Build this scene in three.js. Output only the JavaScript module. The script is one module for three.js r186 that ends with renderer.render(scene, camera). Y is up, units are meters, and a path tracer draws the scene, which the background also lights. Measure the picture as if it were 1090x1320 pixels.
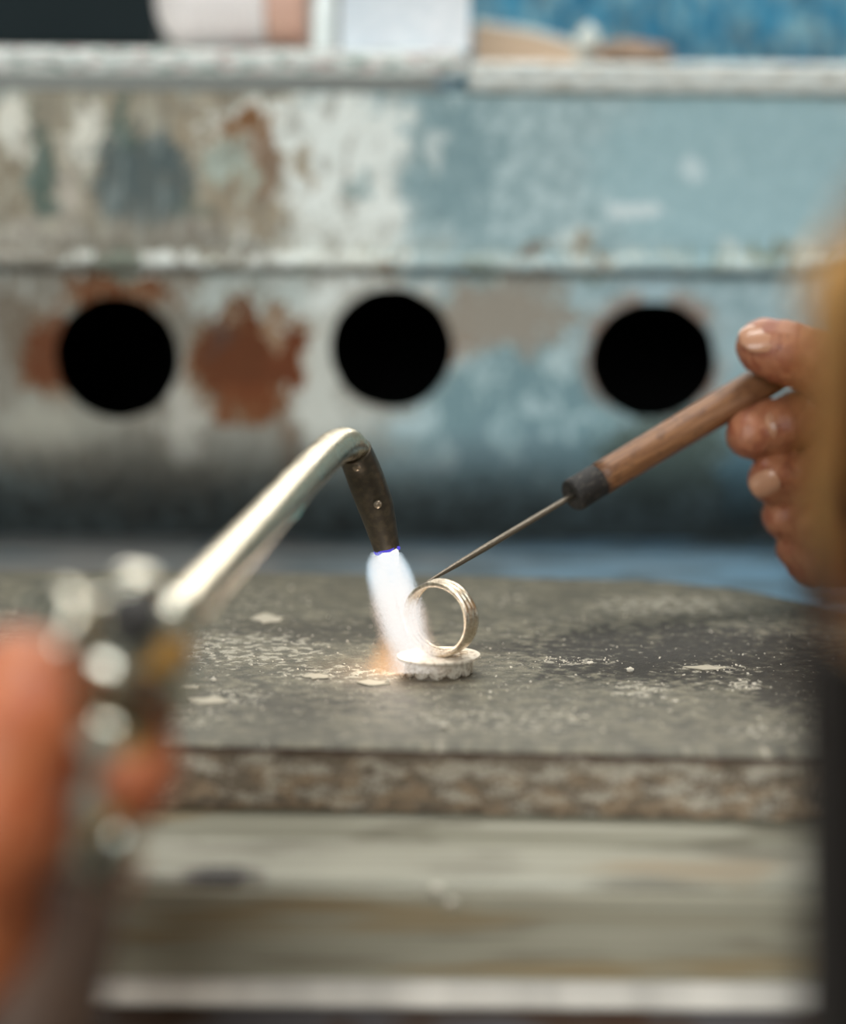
import * as THREE from 'three';
import { mergeGeometries, mergeVertices } from 'three/addons/utils/BufferGeometryUtils.js';
import { RoundedBoxGeometry } from 'three/addons/geometries/RoundedBoxGeometry.js';
import { MarchingCubes } from 'three/addons/objects/MarchingCubes.js';
import { RectAreaLightUniformsLib } from 'three/addons/lights/RectAreaLightUniformsLib.js';
import { createNoise2D, createNoise3D } from 'simplex-noise';

// ---------------------------------------------------------------- camera, light, exposure
const W = 1090, H = 1320, F = 3000;                       // frame and focal length in pixels
const scene = new THREE.Scene();
scene.background = new THREE.Color(0x0b0d0e);
const camera = new THREE.PerspectiveCamera(2 * Math.atan(H / 2 / F) * 180 / Math.PI, W / H, 0.02, 20);
camera.position.set(-0.006, 0.153, 0.58);
camera.rotation.order = 'YXZ';
camera.rotation.set(-11 * Math.PI / 180, 0, 0.5 * Math.PI / 180);
camera.focus = 0.6;
camera.userData.fStop = 3.8;
camera.updateMatrixWorld(true);
scene.add(camera);

const renderer = new THREE.WebGLRenderer({ antialias: true });
renderer.toneMapping = THREE.LinearToneMapping;
renderer.toneMappingExposure = 1.0;
renderer.shadowMap.enabled = true;
RectAreaLightUniformsLib.init();

const LIGHTS = {
  ceiling: { at: [0.15, 1.38, -0.10], size: [1.1, 0.34], color: [1.0, 0.975, 0.93], power: 11 },
  window: { at: [-0.55, 0.75, 1.46], size: [1.1, 0.9], color: [0.95, 0.99, 1.0], power: 7.2 },
  side: { at: [1.56, 0.55, 0.35], size: [0.8, 0.8], color: [0.8, 0.93, 1.0], power: 5 },
  back: { at: [-0.12, 0.80, -1.02], size: [1.2, 0.7], color: [1.0, 0.98, 0.93], power: 5 },
  flame: { color: [1.0, 0.86, 0.72], power: 0.0022 },
};

// ---------------------------------------------------------------- helpers
const V = (x, y, z) => new THREE.Vector3(x, y, z);
const mm = 0.001;
function rng(seed) { let a = seed >>> 0; return () => { a = (a + 0x6D2B79F5) | 0; let t = Math.imul(a ^ (a >>> 15), 1 | a); t = (t + Math.imul(t ^ (t >>> 7), 61 | t)) ^ t; return ((t ^ (t >>> 14)) >>> 0) / 4294967296; }; }
const n2 = createNoise2D(rng(11)), n3 = createNoise3D(rng(23));
const fbm = (x, y, o = 4) => { let s = 0, a = 0.5; for (let i = 0; i < o; i++) { s += a * n2(x, y); x = x * 2.03 + 7.1; y = y * 2.03 - 3.7; a *= 0.5; } return s; };
const clamp = (x, a = 0, b = 1) => Math.min(b, Math.max(a, x));
const sstep = (a, b, x) => { const t = clamp((x - a) / (b - a)); return t * t * (3 - 2 * t); };
const lerp = (a, b, t) => a + (b - a) * t;
const mixc = (a, b, t) => [lerp(a[0], b[0], t), lerp(a[1], b[1], t), lerp(a[2], b[2], t)];
const ray = (u, v) => V((u - W / 2) / F, -(v - H / 2) / F, -1).applyQuaternion(camera.quaternion);
const at = (u, v, d) => ray(u, v).multiplyScalar(d).add(camera.position);
const onY = (u, v, y) => { const r = ray(u, v); return r.multiplyScalar((y - camera.position.y) / r.y).add(camera.position); };
const onZ = (u, v, z) => { const r = ray(u, v); return r.multiplyScalar((z - camera.position.z) / r.z).add(camera.position); };

function tex(w, h, fn, srgb = true, repeat = false) {
  const d = new Uint8Array(w * h * 4);
  for (let y = 0; y < h; y++) for (let x = 0; x < w; x++) {
    const c = fn((x + 0.5) / w, (y + 0.5) / h), o = (y * w + x) * 4;
    for (let k = 0; k < 3; k++) d[o + k] = clamp(Math.round(c[k]), 0, 255);
    d[o + 3] = 255;
  }
  const t = new THREE.DataTexture(d, w, h);
  if (srgb) t.colorSpace = THREE.SRGBColorSpace;
  t.magFilter = THREE.LinearFilter; t.minFilter = THREE.LinearFilter;
  if (repeat) t.wrapS = t.wrapT = THREE.RepeatWrapping;
  t.needsUpdate = true;
  return t;
}
const grey = (x) => [x * 255, x * 255, x * 255];
const std = (o) => new THREE.MeshStandardMaterial(o);
const col = (r, g, b) => new THREE.Color().setRGB(r / 255, g / 255, b / 255, THREE.SRGBColorSpace);

const taken = {};
function numbered(name) { const k = taken[name] = (taken[name] ?? -1) + 1; return k ? name + '_' + String(k).padStart(3, '0') : name; }
function thing(name, label, category, position = V(0, 0, 0), group) {
  const o = new THREE.Group(); o.name = numbered(name); o.position.copy(position); scene.add(o);
  o.userData = { label, category }; if (group) o.userData.group = group;
  return o;
}
function part(name, geometry, material, parent, label) {      // geometry given in world axes; put relative to the thing
  const m = new THREE.Mesh(geometry, material); m.name = name; m.castShadow = m.receiveShadow = true;
  if (label) m.userData.label = label;
  parent.add(m); return m;
}
function own(name, label, category, geometry, material, position = V(0, 0, 0), group) {
  const m = new THREE.Mesh(geometry, material); m.name = numbered(name); m.castShadow = m.receiveShadow = true; m.position.copy(position);
  m.userData = { label, category }; if (group) m.userData.group = group;
  scene.add(m); return m;
}
function struct(name, geometry, material) {
  const m = new THREE.Mesh(geometry, material); m.name = name; m.userData = { kind: 'structure' }; m.receiveShadow = m.castShadow = true; scene.add(m); return m;
}
const rel = (g, o) => g.translate(-o.position.x, -o.position.y, -o.position.z);
function box(x0, x1, y0, y1, z0, z1, r = 0) {
  const g = r ? new RoundedBoxGeometry(x1 - x0, y1 - y0, z1 - z0, 2, r) : new THREE.BoxGeometry(x1 - x0, y1 - y0, z1 - z0);
  return g.translate((x0 + x1) / 2, (y0 + y1) / 2, (z0 + z1) / 2);
}
function planarUV(g, fu, fv) {
  const p = g.attributes.position, uv = new Float32Array(p.count * 2);
  for (let i = 0; i < p.count; i++) { uv[2 * i] = fu(p.getX(i), p.getY(i), p.getZ(i)); uv[2 * i + 1] = fv(p.getX(i), p.getY(i), p.getZ(i)); }
  g.setAttribute('uv', new THREE.BufferAttribute(uv, 2)); return g;
}
// a lathed profile [[radius, along] ...] whose axis runs from a towards b
function lathe(profile, a, b, seg = 48) {
  const g = new THREE.LatheGeometry(profile.map(([r, y]) => new THREE.Vector2(r, y)), seg);
  g.applyQuaternion(new THREE.Quaternion().setFromUnitVectors(V(0, 1, 0), b.clone().sub(a).normalize()));
  return g.translate(a.x, a.y, a.z);
}
// a tube along points with a radius that changes along it; capped
function sweep(points, radii, seg = 60, sides = 28, straight = false) {
  const curve = straight ? new THREE.LineCurve3(points[0], points[1]) : new THREE.CatmullRomCurve3(points, false, 'centripetal');
  const fr = curve.computeFrenetFrames(seg, false), pos = [], idx = [], uvs = [];
  const rad = (t) => { const x = t * (radii.length - 1), i = Math.min(radii.length - 2, Math.floor(x)); return lerp(radii[i], radii[i + 1], x - i); };
  for (let i = 0; i <= seg; i++) {
    const t = i / seg, p = curve.getPoint(t), r = rad(t);
    for (let j = 0; j <= sides; j++) {
      const a = j / sides * Math.PI * 2, q = p.clone().addScaledVector(fr.normals[i], Math.cos(a) * r).addScaledVector(fr.binormals[i], Math.sin(a) * r);
      pos.push(q.x, q.y, q.z); uvs.push(j / sides, t);
    }
  }
  const n = sides + 1;
  for (let i = 0; i < seg; i++) for (let j = 0; j < sides; j++) { const a = i * n + j, b = a + n; idx.push(a, b, a + 1, b, b + 1, a + 1); }
  for (const [end, i] of [[0, 0], [1, seg]]) {
    const p = curve.getPoint(end), c = pos.length / 3; pos.push(p.x, p.y, p.z); uvs.push(0.5, end);
    for (let j = 0; j < sides; j++) { const a = i * n + j; end ? idx.push(a, c, a + 1) : idx.push(a, a + 1, c); }
  }
  const g = new THREE.BufferGeometry();
  g.setAttribute('position', new THREE.Float32BufferAttribute(pos, 3)); g.setAttribute('uv', new THREE.Float32BufferAttribute(uvs, 2)); g.setIndex(idx); g.computeVertexNormals();
  // turn the faces outwards
  const fa = V(pos[0], pos[1], pos[2]), no = V(g.attributes.normal.getX(n * 2), g.attributes.normal.getY(n * 2), g.attributes.normal.getZ(n * 2));
  const q0 = V(pos[n * 6], pos[n * 6 + 1], pos[n * 6 + 2]).sub(curve.getPoint(2 / seg));
  if (no.dot(q0) < 0) { for (let k = 0; k < idx.length; k += 3) [idx[k + 1], idx[k + 2]] = [idx[k + 2], idx[k + 1]]; g.setIndex(idx); g.computeVertexNormals(); }
  return g;
}
// a body from chains of joints: chain = { pts: [[Vector3, radius] ...], k } ; groups of chains keep apart, 'root' blends with everything
function flesh(chains, cell, blendRoot = 0.006, bump = 0.0003) {
  const bb = new THREE.Box3();
  for (const c of chains) for (const [p, r] of c.pts) { bb.expandByPoint(p.clone().addScalar(r + 0.006)); bb.expandByPoint(p.clone().addScalar(-r - 0.006)); }
  const size = bb.getSize(V(0, 0, 0)), most = Math.max(size.x, size.y, size.z), res = Math.ceil(most / cell) + 4, half = res / 2;
  const mid = bb.getCenter(V(0, 0, 0)), scale = most / 2 * (half / (half - 3));
  const mc = new MarchingCubes(res, new THREE.MeshStandardMaterial(), false, false, 240000);
  mc.isolation = 0;
  const smin = (a, b, k) => { const h = clamp(0.5 + 0.5 * (b - a) / k); return lerp(b, a, h) - k * h * (1 - h); };
  const p = V(0, 0, 0), ab = V(0, 0, 0), ap = V(0, 0, 0);
  const chainD = (c) => {
    let d = 1;
    for (let i = 0; i + 1 < c.pts.length; i++) {
      const [A, ra] = c.pts[i], [B, rb] = c.pts[i + 1];
      ab.subVectors(B, A); ap.subVectors(p, A);
      const t = clamp(ap.dot(ab) / ab.lengthSq());
      const dd = ap.addScaledVector(ab, -t).length() - lerp(ra, rb, t);
      d = i ? smin(d, dd, c.k ?? 0.002) : dd;
    }
    return d;
  };
  for (let z = 0; z < res; z++) for (let y = 0; y < res; y++) for (let x = 0; x < res; x++) {
    p.set(mid.x + (x - half) / half * scale, mid.y + (y - half) / half * scale, mid.z + (z - half) / half * scale);
    let root = 1, rest = 1;
    for (const c of chains) { const d = chainD(c); if (c.root) root = smin(root, d, 0.008); else rest = smin(rest, d, 0.0012); }
    let d = smin(root, rest, blendRoot);
    if (Math.abs(d) < 0.006) d += bump * n3(p.x * 260, p.y * 260, p.z * 260);
    mc.field[x + y * res + z * res * res] = -d;
  }
  mc.update();
  const n = mc.count, pos = new Float32Array(n * 3);
  for (let i = 0; i < n; i++) { pos[i * 3] = mid.x + mc.positionArray[i * 3] * scale; pos[i * 3 + 1] = mid.y + mc.positionArray[i * 3 + 1] * scale; pos[i * 3 + 2] = mid.z + mc.positionArray[i * 3 + 2] * scale; }
  let g = new THREE.BufferGeometry(); g.setAttribute('position', new THREE.BufferAttribute(pos, 3));
  g = mergeVertices(g, 1e-6); g.computeVertexNormals();
  const nn = g.attributes.normal;                            // outwards?
  let s = 0; for (let i = 0; i < nn.count; i += 50) s += (g.attributes.position.getX(i) - mid.x) * nn.getX(i) + (g.attributes.position.getY(i) - mid.y) * nn.getY(i) + (g.attributes.position.getZ(i) - mid.z) * nn.getZ(i);
  if (s < 0) { const ix = g.index.array; for (let k = 0; k < ix.length; k += 3) { const t = ix[k]; ix[k] = ix[k + 1]; ix[k + 1] = t; } g.computeVertexNormals(); }
  return g;
}

// ---------------------------------------------------------------- the room
const FLOOR = -0.88, CEIL = 1.42, BENCH = -0.016;
const plasterT = tex(256, 256, (u, v) => { const k = fbm(u * 6, v * 6, 5); return [150 + 30 * k, 150 + 30 * k, 144 + 30 * k]; });
const plaster = std({ map: plasterT, roughness: 0.95 });
const concrete = std({ map: tex(256, 256, (u, v) => { const k = fbm(u * 9, v * 9, 5); return [96 + 26 * k, 92 + 26 * k, 86 + 26 * k]; }), roughness: 0.95 });
struct('floor', box(-1.65, 1.65, FLOOR - 0.1, FLOOR, -1.15, 1.65), concrete);
struct('ceiling', box(-1.65, 1.65, CEIL, CEIL + 0.1, -1.15, 1.65), plaster);
struct('wall_left', box(-1.65, -1.55, FLOOR, CEIL, -1.05, 1.65), plaster);
// walls with a window opening each
function pierced(name, w, x0, x1, y0, y1, place) {      // a wall w wide, with the opening, as four blocks
  const gs = [box(-w / 2, w / 2, FLOOR, y0, 0, 0.1), box(-w / 2, w / 2, y1, CEIL, 0, 0.1), box(-w / 2, x0, y0, y1, 0, 0.1), box(x1, w / 2, y0, y1, 0, 0.1)];
  const g = mergeGeometries(gs); place(g); struct(name, g, plaster);
}
pierced('wall_front', 3.3, LIGHTS.window.at[0] - 0.55, LIGHTS.window.at[0] + 0.55, 0.3, 1.2, (g) => g.translate(0, 0, 1.5));
pierced('wall_back', 3.3, LIGHTS.back.at[0] - 0.6, LIGHTS.back.at[0] + 0.6, 0.45, 1.15, (g) => g.translate(0, 0, -1.15));
pierced('wall_right', 2.55, -LIGHTS.side.at[2] + 0.225 - 0.4, -LIGHTS.side.at[2] + 0.225 + 0.4, 0.15, 0.95, (g) => g.rotateY(Math.PI / 2).translate(1.55, 0, 0.225));
// frosted, day-lit panes with their frames
function litWindow(n, spec, turn) {
  const w = new THREE.Group(); w.name = 'window_' + n; w.userData = { kind: 'structure' }; w.position.set(...spec.at); w.rotation.y = turn; scene.add(w);
  const [a, b] = spec.size, f = 0.045, fm = std({ color: 0x8b8f8c, roughness: 0.6 });
  part('window_frame', mergeGeometries([box(-a / 2, a / 2, b / 2 - f, b / 2, -0.02, 0.05), box(-a / 2, a / 2, -b / 2, -b / 2 + f, -0.02, 0.05), box(-a / 2, -a / 2 + f, -b / 2, b / 2, -0.02, 0.05), box(a / 2 - f, a / 2, -b / 2, b / 2, -0.02, 0.05), box(-f / 3, f / 3, -b / 2, b / 2, -0.01, 0.03)]), fm, w);
  const glow = new THREE.MeshStandardMaterial({ color: 0x222222, emissive: new THREE.Color().setRGB(...spec.color), emissiveIntensity: 1.0, roughness: 0.6 });
  for (const s of [-1, 1]) part('pane', box(s > 0 ? f / 3 : -a / 2 + f, s > 0 ? a / 2 - f : -f / 3, -b / 2 + f, b / 2 - f, -0.006, 0.0), glow, w);
  const l = new THREE.RectAreaLight(new THREE.Color().setRGB(...spec.color), spec.power, a - 0.1, b - 0.1);
  l.name = 'window_daylight'; l.position.set(0, 0, 0.052); l.rotation.y = Math.PI; w.add(l);      // a RectAreaLight shines along its -z
}
litWindow(1, LIGHTS.window, Math.PI);
litWindow(2, LIGHTS.side, -Math.PI / 2);
litWindow(3, LIGHTS.back, 0);
{
  const s = LIGHTS.ceiling, [a, b] = s.size;
  const lamp = thing('ceiling_lamp', 'long white ceiling lamp above the workbench', 'lamp', V(s.at[0], CEIL, s.at[2]));
  part('housing', box(-a / 2 - 0.02, a / 2 + 0.02, -0.03, 0, -b / 2 - 0.02, b / 2 + 0.02), std({ color: 0xd8d8d4, roughness: 0.5 }), lamp);
  part('diffuser', box(-a / 2, a / 2, -0.036, -0.03, -b / 2, b / 2), new THREE.MeshStandardMaterial({ color: 0x333333, emissive: new THREE.Color().setRGB(...s.color), emissiveIntensity: 1.5 }), lamp);
  const l = new THREE.RectAreaLight(new THREE.Color().setRGB(...s.color), s.power, a, b);
  l.name = 'lamp_light'; l.position.set(0, -0.038, 0); l.rotation.x = -Math.PI / 2; lamp.add(l);
}

// ---------------------------------------------------------------- workbench
const BX0 = -0.42, BX1 = 0.46;
const bench = thing('workbench', 'worn wooden workbench of grey planks with a pale metal edge strip', 'workbench', V(0, FLOOR, 0));
function plankTex(seed, base, light, dark, warm, extra) {
  return tex(1024, 256, (u, v) => {
    const g = fbm(u * 5 + seed, v * 34 + seed, 4), b = fbm(u * 12 - seed, v * 7, 4), s = fbm(u * 26 + seed, v * 90, 3);
    let c = mixc(base, light, sstep(-0.15, 0.55, g));
    c = mixc(c, dark, 0.75 * sstep(0.05, 0.5, b + 0.25 * s));
    c = mixc(c, warm, 0.7 * sstep(0.12, 0.45, fbm(u * 7 + seed * 3, v * 5 + seed, 3)));
    return extra ? extra(u, v, c) : c;
  });
}
const benchUV = (g, z0, z1) => planarUV(g, (x) => (x - BX0) / (BX1 - BX0), (x, y, z) => (z - z0) / (z1 - z0));
function plank(z0, z1, top, m) {
  const g = new RoundedBoxGeometry(BX1 - BX0, 0.03, z1 - z0, 3, 0.0022).translate((BX0 + BX1) / 2, top - 0.015, (z0 + z1) / 2);
  benchUV(g, z0, z1); part('plank', rel(g, bench), m, bench);
}
const notch = onY(285, 1127, BENCH);
const plankGrey = std({ map: plankTex(3, [140, 138, 122], [170, 168, 154], [100, 96, 82], [128, 112, 86], (u, v, c) => { const x = lerp(BX0, BX1, u), z = lerp(-0.085, onY(545, 1137, BENCH).z, v), d = Math.hypot((x - notch.x) / 0.009, (z - notch.z) / 0.006); return mixc(c, [40, 33, 25], sstep(1.2, 0.5, d + 0.2 * n2(x * 300, z * 300))); }), roughness: 0.62, bumpMap: tex(512, 128, (u, v) => grey(0.5 + 0.5 * fbm(u * 10, v * 60, 4)), false), bumpScale: 0.0006 });
const plankBrown = std({ map: plankTex(17, [166, 159, 138], [190, 183, 162], [132, 122, 102], [158, 132, 92]), roughness: 0.55 });
const plankBlue = std({ map: tex(512, 128, (u, v) => { const k = fbm(u * 9, v * 6, 4), r = sstep(0.38, 0.62, u + 0.08 * k); let c = mixc([118, 118, 116], [112, 146, 168], r); return mixc(c, [84, 96, 100], sstep(0.0, 0.5, fbm(u * 14 + 4, v * 8, 4))); }), roughness: 0.35 });  // bluish window sheen behind the slab, put into the plank colour
const zFront = onY(545, 1137, BENCH).z, zEdge = onY(545, 1266, BENCH).z, zLip = onY(545, 1301, BENCH).z;
plank(-0.085, zFront, BENCH, plankGrey);
plank(-0.36, -0.0866, BENCH, plankBlue);
plank(-0.62, -0.3616, BENCH, plankBrown);
const zFace = zFront + 0.0006, yStrip = onZ(545, 1263, zFace).y, yStripEnd = onZ(545, 1301, zFace + 0.004).y;
{
  const fb = box(BX0, BX1, yStrip - 0.012, BENCH - 0.0016, zFace - 0.02, zFace, 0.0016);
  planarUV(fb, (x) => (x - BX0) / (BX1 - BX0), (x, y) => (y - yStrip + 0.012) / (BENCH - yStrip + 0.012));
  part('front_board', rel(fb, bench), plankBrown, bench);
  const ss = new THREE.Shape([[zFace, yStrip], [zFace + 0.0035, yStripEnd + 0.0008], [zFace + 0.0035, yStripEnd], [zFace, yStripEnd]].map(([z, y]) => new THREE.Vector2(-z, y)));
  const sg = new THREE.ExtrudeGeometry(ss, { depth: BX1 - BX0, bevelEnabled: false }).rotateY(Math.PI / 2).translate(BX0, 0, 0);
  planarUV(sg, (x) => (x - BX0) / (BX1 - BX0), (x, y) => (y - yStripEnd) * 100);
  part('edge_strip', rel(sg, bench), std({ color: col(236, 228, 216), roughness: 0.5, metalness: 0.1, map: tex(512, 16, (u) => { const k = 236 + 40 * fbm(u * 30, 1, 4); return [k, k, k]; }) }), bench, 'pale sloped metal strip along the foot of the front board');
  const aw = box(BX0, BX1, yStripEnd - 0.09, yStripEnd - 0.0002, zFace - 0.02, zFace + 0.0005, 0.001);
  planarUV(aw, (x) => (x - BX0) / (BX1 - BX0), (x, y) => (y - yStripEnd) * 11 + 1);
  part('apron', rel(aw, bench), std({ map: tex(512, 128, (u, v) => { const k = fbm(u * 14, v * 3, 4); return mixc([104, 98, 98], [84, 58, 40], sstep(-0.1, 0.35, k)); }), roughness: 0.7 }), bench);
  for (const [u, v] of [[563, 1150], [581, 1166]]) { const p = onZ(u, v, zFace); part('nail_head', rel(lathe([[1e-5, 0.0006], [0.0008, 0.0005], [0.0013, 0.0001], [0.0013, -0.001]].reverse(), p, p.clone().add(V(0, 0, 1)), 20), bench), std({ color: col(206, 200, 184), roughness: 0.35, metalness: 0.6 }), bench, 'pale nail head in the front board'); }
}
for (const x of [BX0 + 0.03, BX1 - 0.03]) for (const z of [-0.58, zFace - 0.06]) part('leg', rel(box(x - 0.03, x + 0.03, FLOOR, BENCH - 0.0305, z - 0.03, z + 0.03, 0.004), bench), plankBrown, bench);

// ---------------------------------------------------------------- soldering slab
const SL = { x0: -0.135, x1: 0.118, th: 0.0156 };
const zf0 = onY(220, 958, 0), zf1 = onY(1000, 974, 0), slope = (zf1.z - zf0.z) / (zf1.x - zf0.x);
const frontZ = (x) => zf0.z + slope * (x - zf0.x);
const bk0 = onY(480, 738, 0).z, bkR = onY(1040, 776, 0), bkM = onY(800, 746, 0);
const backZ = (x) => { const t = clamp((x - bkM.x) / (bkR.x - bkM.x), 0, 1.6); return lerp(bk0, bkM.z, clamp((x + 0.012) / (bkM.x + 0.012))) + t * t * (bkR.z - bkM.z); };
const slabMid = V((SL.x0 + SL.x1) / 2, BENCH, -0.02);
const slab = thing('soldering_slab', 'thick grey soldering slab, scuffed and flaking, lying on the workbench', 'slab', slabMid);
const spotsOnTop = [];                                     // scuffed places of the top: x, z, reach in x and z, strength
for (const [u, v, ru, rv, s] of [[330, 838, 110, 26, 1], [270, 830, 60, 20, 0.9], [420, 868, 90, 16, 0.8], [240, 925, 60, 22, 0.6], [300, 900, 60, 14, 0.7], [825, 890, 45, 14, 1], [920, 862, 70, 8, 0.8], [960, 884, 40, 10, 0.8], [740, 852, 60, 6, 0.8], [680, 930, 120, 22, 0.55], [560, 925, 60, 16, 0.5], [860, 780, 120, 16, 1.0], [640, 770, 60, 16, 0.5], [990, 945, 60, 12, 0.7], [480, 868, 60, 8, 0.9], [340, 770, 90, 20, 0.35]]) {
  const p = onY(u, v, 0), q = onY(u + ru, v, 0), a = onY(u, v - rv, 0), b = onY(u, v + rv, 0);
  spotsOnTop.push([p.x, p.z, q.x - p.x, Math.abs(a.z - b.z) / 2, s]);
}
const shadePatches = [[880, 842, 210, 44, 0.95], [1010, 860, 90, 60, 0.8], [640, 835, 60, 10, 0.45], [420, 812, 170, 16, 0.4], [330, 905, 200, 20, 0.25]].map(([u, v, ru, rv, s]) => { const p = onY(u, v, 0), q = onY(u + ru, v, 0), a = onY(u, v - rv, 0), b = onY(u, v + rv, 0); return [p.x, p.z, q.x - p.x, Math.abs(a.z - b.z) / 2, s]; });  // cast shadow of the hand painted into the top, plus darker patches leftwards
const ringSpot = onY(566, 868, 0);
const slabTopT = tex(2048, 1536, (u, v) => {
  const x = SL.x0 + u * (SL.x1 - SL.x0), z = -0.14 + v * 0.21, X = x * 1000, Z = z * 1000;
  const big = fbm(X * 0.03, Z * 0.03, 4), mid = fbm(X * 0.16 + 9, Z * 0.2, 4), fine = fbm(X * 1.1, Z * 1.1, 4);
  let c = mixc([98, 95, 82], [124, 119, 102], sstep(-0.4, 0.5, mid + 0.5 * big));
  c = mixc(c, [78, 76, 67], 0.7 * sstep(-0.05, 0.45, fbm(X * 0.07 - 4, Z * 0.12, 4)));
  c = c.map((k) => k + 16 * fine);
  let b = 0; for (const [sx, sz, rx, rz, s] of shadePatches) { const d = ((x - sx) / rx) ** 2 + ((z - sz) / rz) ** 2; b = Math.max(b, s * sstep(1.35, 0.15, d + 1.1 * mid + 0.5 * big + 0.25 * fine)); }
  c = mixc(c, [45, 41, 35], b);
  const dr = Math.hypot(x - ringSpot.x + 0.012, (z - ringSpot.z) * 1.1) * 1000;
  c = mixc(c, [128, 104, 82], 0.35 * sstep(26, 8, dr + 8 * mid));
  let m = 0.10; for (const [sx, sz, rx, rz, s] of spotsOnTop) { const d = ((x - sx) / rx) ** 2 + ((z - sz) / rz) ** 2; m = Math.max(m, s * sstep(1.25, 0.1, d)); }
  const fl = fbm(X * 0.2 + 31, Z * 0.24 - 12, 5) + 0.12 * fine;
  c = mixc(c, [150, 145, 130], 0.6 * m * sstep(-0.2, 0.4, fl)); c = mixc(c, [184, 178, 162], 0.7 * sstep(0.5 - 0.46 * m, 0.6 - 0.46 * m, fl));
  const sp = n2(X * 2.6, Z * 2.6) * 0.6 + n2(X * 5.1 + 8, Z * 5.1) * 0.4;
  c = mixc(c, [205, 200, 186], 0.8 * sstep(0.80 - 0.26 * m, 0.86 - 0.26 * m, sp));
  c = mixc(c, [44, 42, 38], 0.6 * sstep(0.62, 0.75, n2(X * 1.3 + 40, Z * 1.7)));
  return c;
});
const slabBumpT = tex(1024, 768, (u, v) => { const X = u * 253, Z = v * 210; const f = fbm((X - 135) * 0.2 + 31, (Z - 140) * 0.24 - 12, 5); return grey(clamp(0.45 + 0.35 * fbm(X * 0.9, Z * 0.9, 4) + 0.25 * sstep(0.2, 0.35, f))); }, false);
const slabSideT = tex(1024, 128, (u, v) => {
  const X = u * 253, Y = v * 16, a = fbm(X * 0.06, Y * 0.13, 4), b = fbm(X * 0.055 + 40, Y * 0.14, 5), f = fbm(X * 0.5, Y * 0.7, 4);
  let c = mixc([124, 111, 95], [152, 131, 107], sstep(-0.2, 0.4, a + 0.6 * (0.45 - v)));
  c = mixc(c, [88, 78, 67], 0.5 * sstep(0.0, 0.5, fbm(X * 0.11 - 9, Y * 0.25, 4)));
  c = mixc(c, [200, 192, 176], 0.75 * sstep(-0.08, 0.5, b + 0.5 * f + 0.22 * sstep(0.3, 0.75, v) - 0.22 * sstep(0.5, 0.2, u)));
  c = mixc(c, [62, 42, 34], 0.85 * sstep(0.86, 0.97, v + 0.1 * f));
  return c.map((k) => k + 22 * f);
});
{
  const nx = 160, nz = 90, pos = [], uv = [], idx = [];
  for (let j = 0; j <= nz; j++) for (let i = 0; i <= nx; i++) {
    const x = lerp(SL.x0, SL.x1, i / nx), jag = 0.0006 * fbm(x * 120, 3, 4), z0 = backZ(x) + 0.0012 * fbm(x * 60, 9, 4), z1 = frontZ(x) + jag, z = lerp(z0, z1, j / nz);
    const e = Math.min(j, nz - j) === 0 ? -0.0006 : 0;
    pos.push(x, e + 0.0002 * fbm(x * 90, z * 90, 3), z); uv.push((x - SL.x0) / (SL.x1 - SL.x0), (z + 0.14) / 0.21);
  }
  for (let j = 0; j < nz; j++) for (let i = 0; i < nx; i++) { const a = j * (nx + 1) + i, b = a + nx + 1; idx.push(a, b, a + 1, b, b + 1, a + 1); }
  const top = new THREE.BufferGeometry(); top.setAttribute('position', new THREE.Float32BufferAttribute(pos, 3)); top.setAttribute('uv', new THREE.Float32BufferAttribute(uv, 2)); top.setIndex(idx); top.computeVertexNormals();
  part('top_face', rel(top, slab), std({ map: slabTopT, roughness: 0.68, bumpMap: slabBumpT, bumpScale: 0.0004 }), slab);
  // the rough broken sides and the underside, one closed skirt
  const rim = []; for (let i = 0; i <= nx; i++) rim.push(i + nz * (nx + 1)); for (let j = nz - 1; j >= 0; j--) rim.push(nx + j * (nx + 1)); for (let i = nx - 1; i >= 0; i--) rim.push(i); for (let j = 1; j <= nz; j++) rim.push(j * (nx + 1));
  const sp = [], su = [], si = [], rows = 9; let run = 0, prev = null;
  const c0 = V((SL.x0 + SL.x1) / 2, 0, -0.02);
  for (let k = 0; k < rim.length; k++) {
    const a = rim[k], p = V(pos[a * 3], pos[a * 3 + 1], pos[a * 3 + 2]); if (prev) run += p.distanceTo(prev); prev = p.clone();
    const out = V(p.x - c0.x, 0, p.z - c0.z); if (Math.abs(out.z) * 1.2 > Math.abs(out.x)) out.x = 0; else out.z = 0; out.normalize();
    for (let r = 0; r <= rows; r++) {
      const t = r / rows, y = lerp(p.y, BENCH + 0.0002, t), s = r === 0 ? 0 : -0.0012 * (t < 0.25 ? t * 4 : 1) + 0.0013 * fbm(run * 160, y * 260, 4) + (r === rows ? -0.0006 : 0);
      sp.push(p.x + out.x * s, y, p.z + out.z * s); su.push(run / (SL.x1 - SL.x0), 1 - t);
    }
  }
  for (let k = 0; k + 1 < rim.length; k++) for (let r = 0; r < rows; r++) { const a = k * (rows + 1) + r, b = a + rows + 1; si.push(a, a + 1, b, b, a + 1, b + 1); }
  const side = new THREE.BufferGeometry(); side.setAttribute('position', new THREE.Float32BufferAttribute(sp, 3)); side.setAttribute('uv', new THREE.Float32BufferAttribute(su, 2)); side.setIndex(si); side.computeVertexNormals();
  slabSideT.wrapS = THREE.RepeatWrapping;
  part('broken_edge', rel(side, slab), std({ map: slabSideT, roughness: 0.9, side: THREE.DoubleSide }), slab, 'chalky tan and white broken edge');
  part('underside', rel(box(SL.x0 + 0.004, SL.x1 - 0.004, BENCH + 0.0002, BENCH + 0.004, -0.07, 0.05), slab), std({ color: 0x4a443c, roughness: 0.95 }), slab);
}

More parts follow.
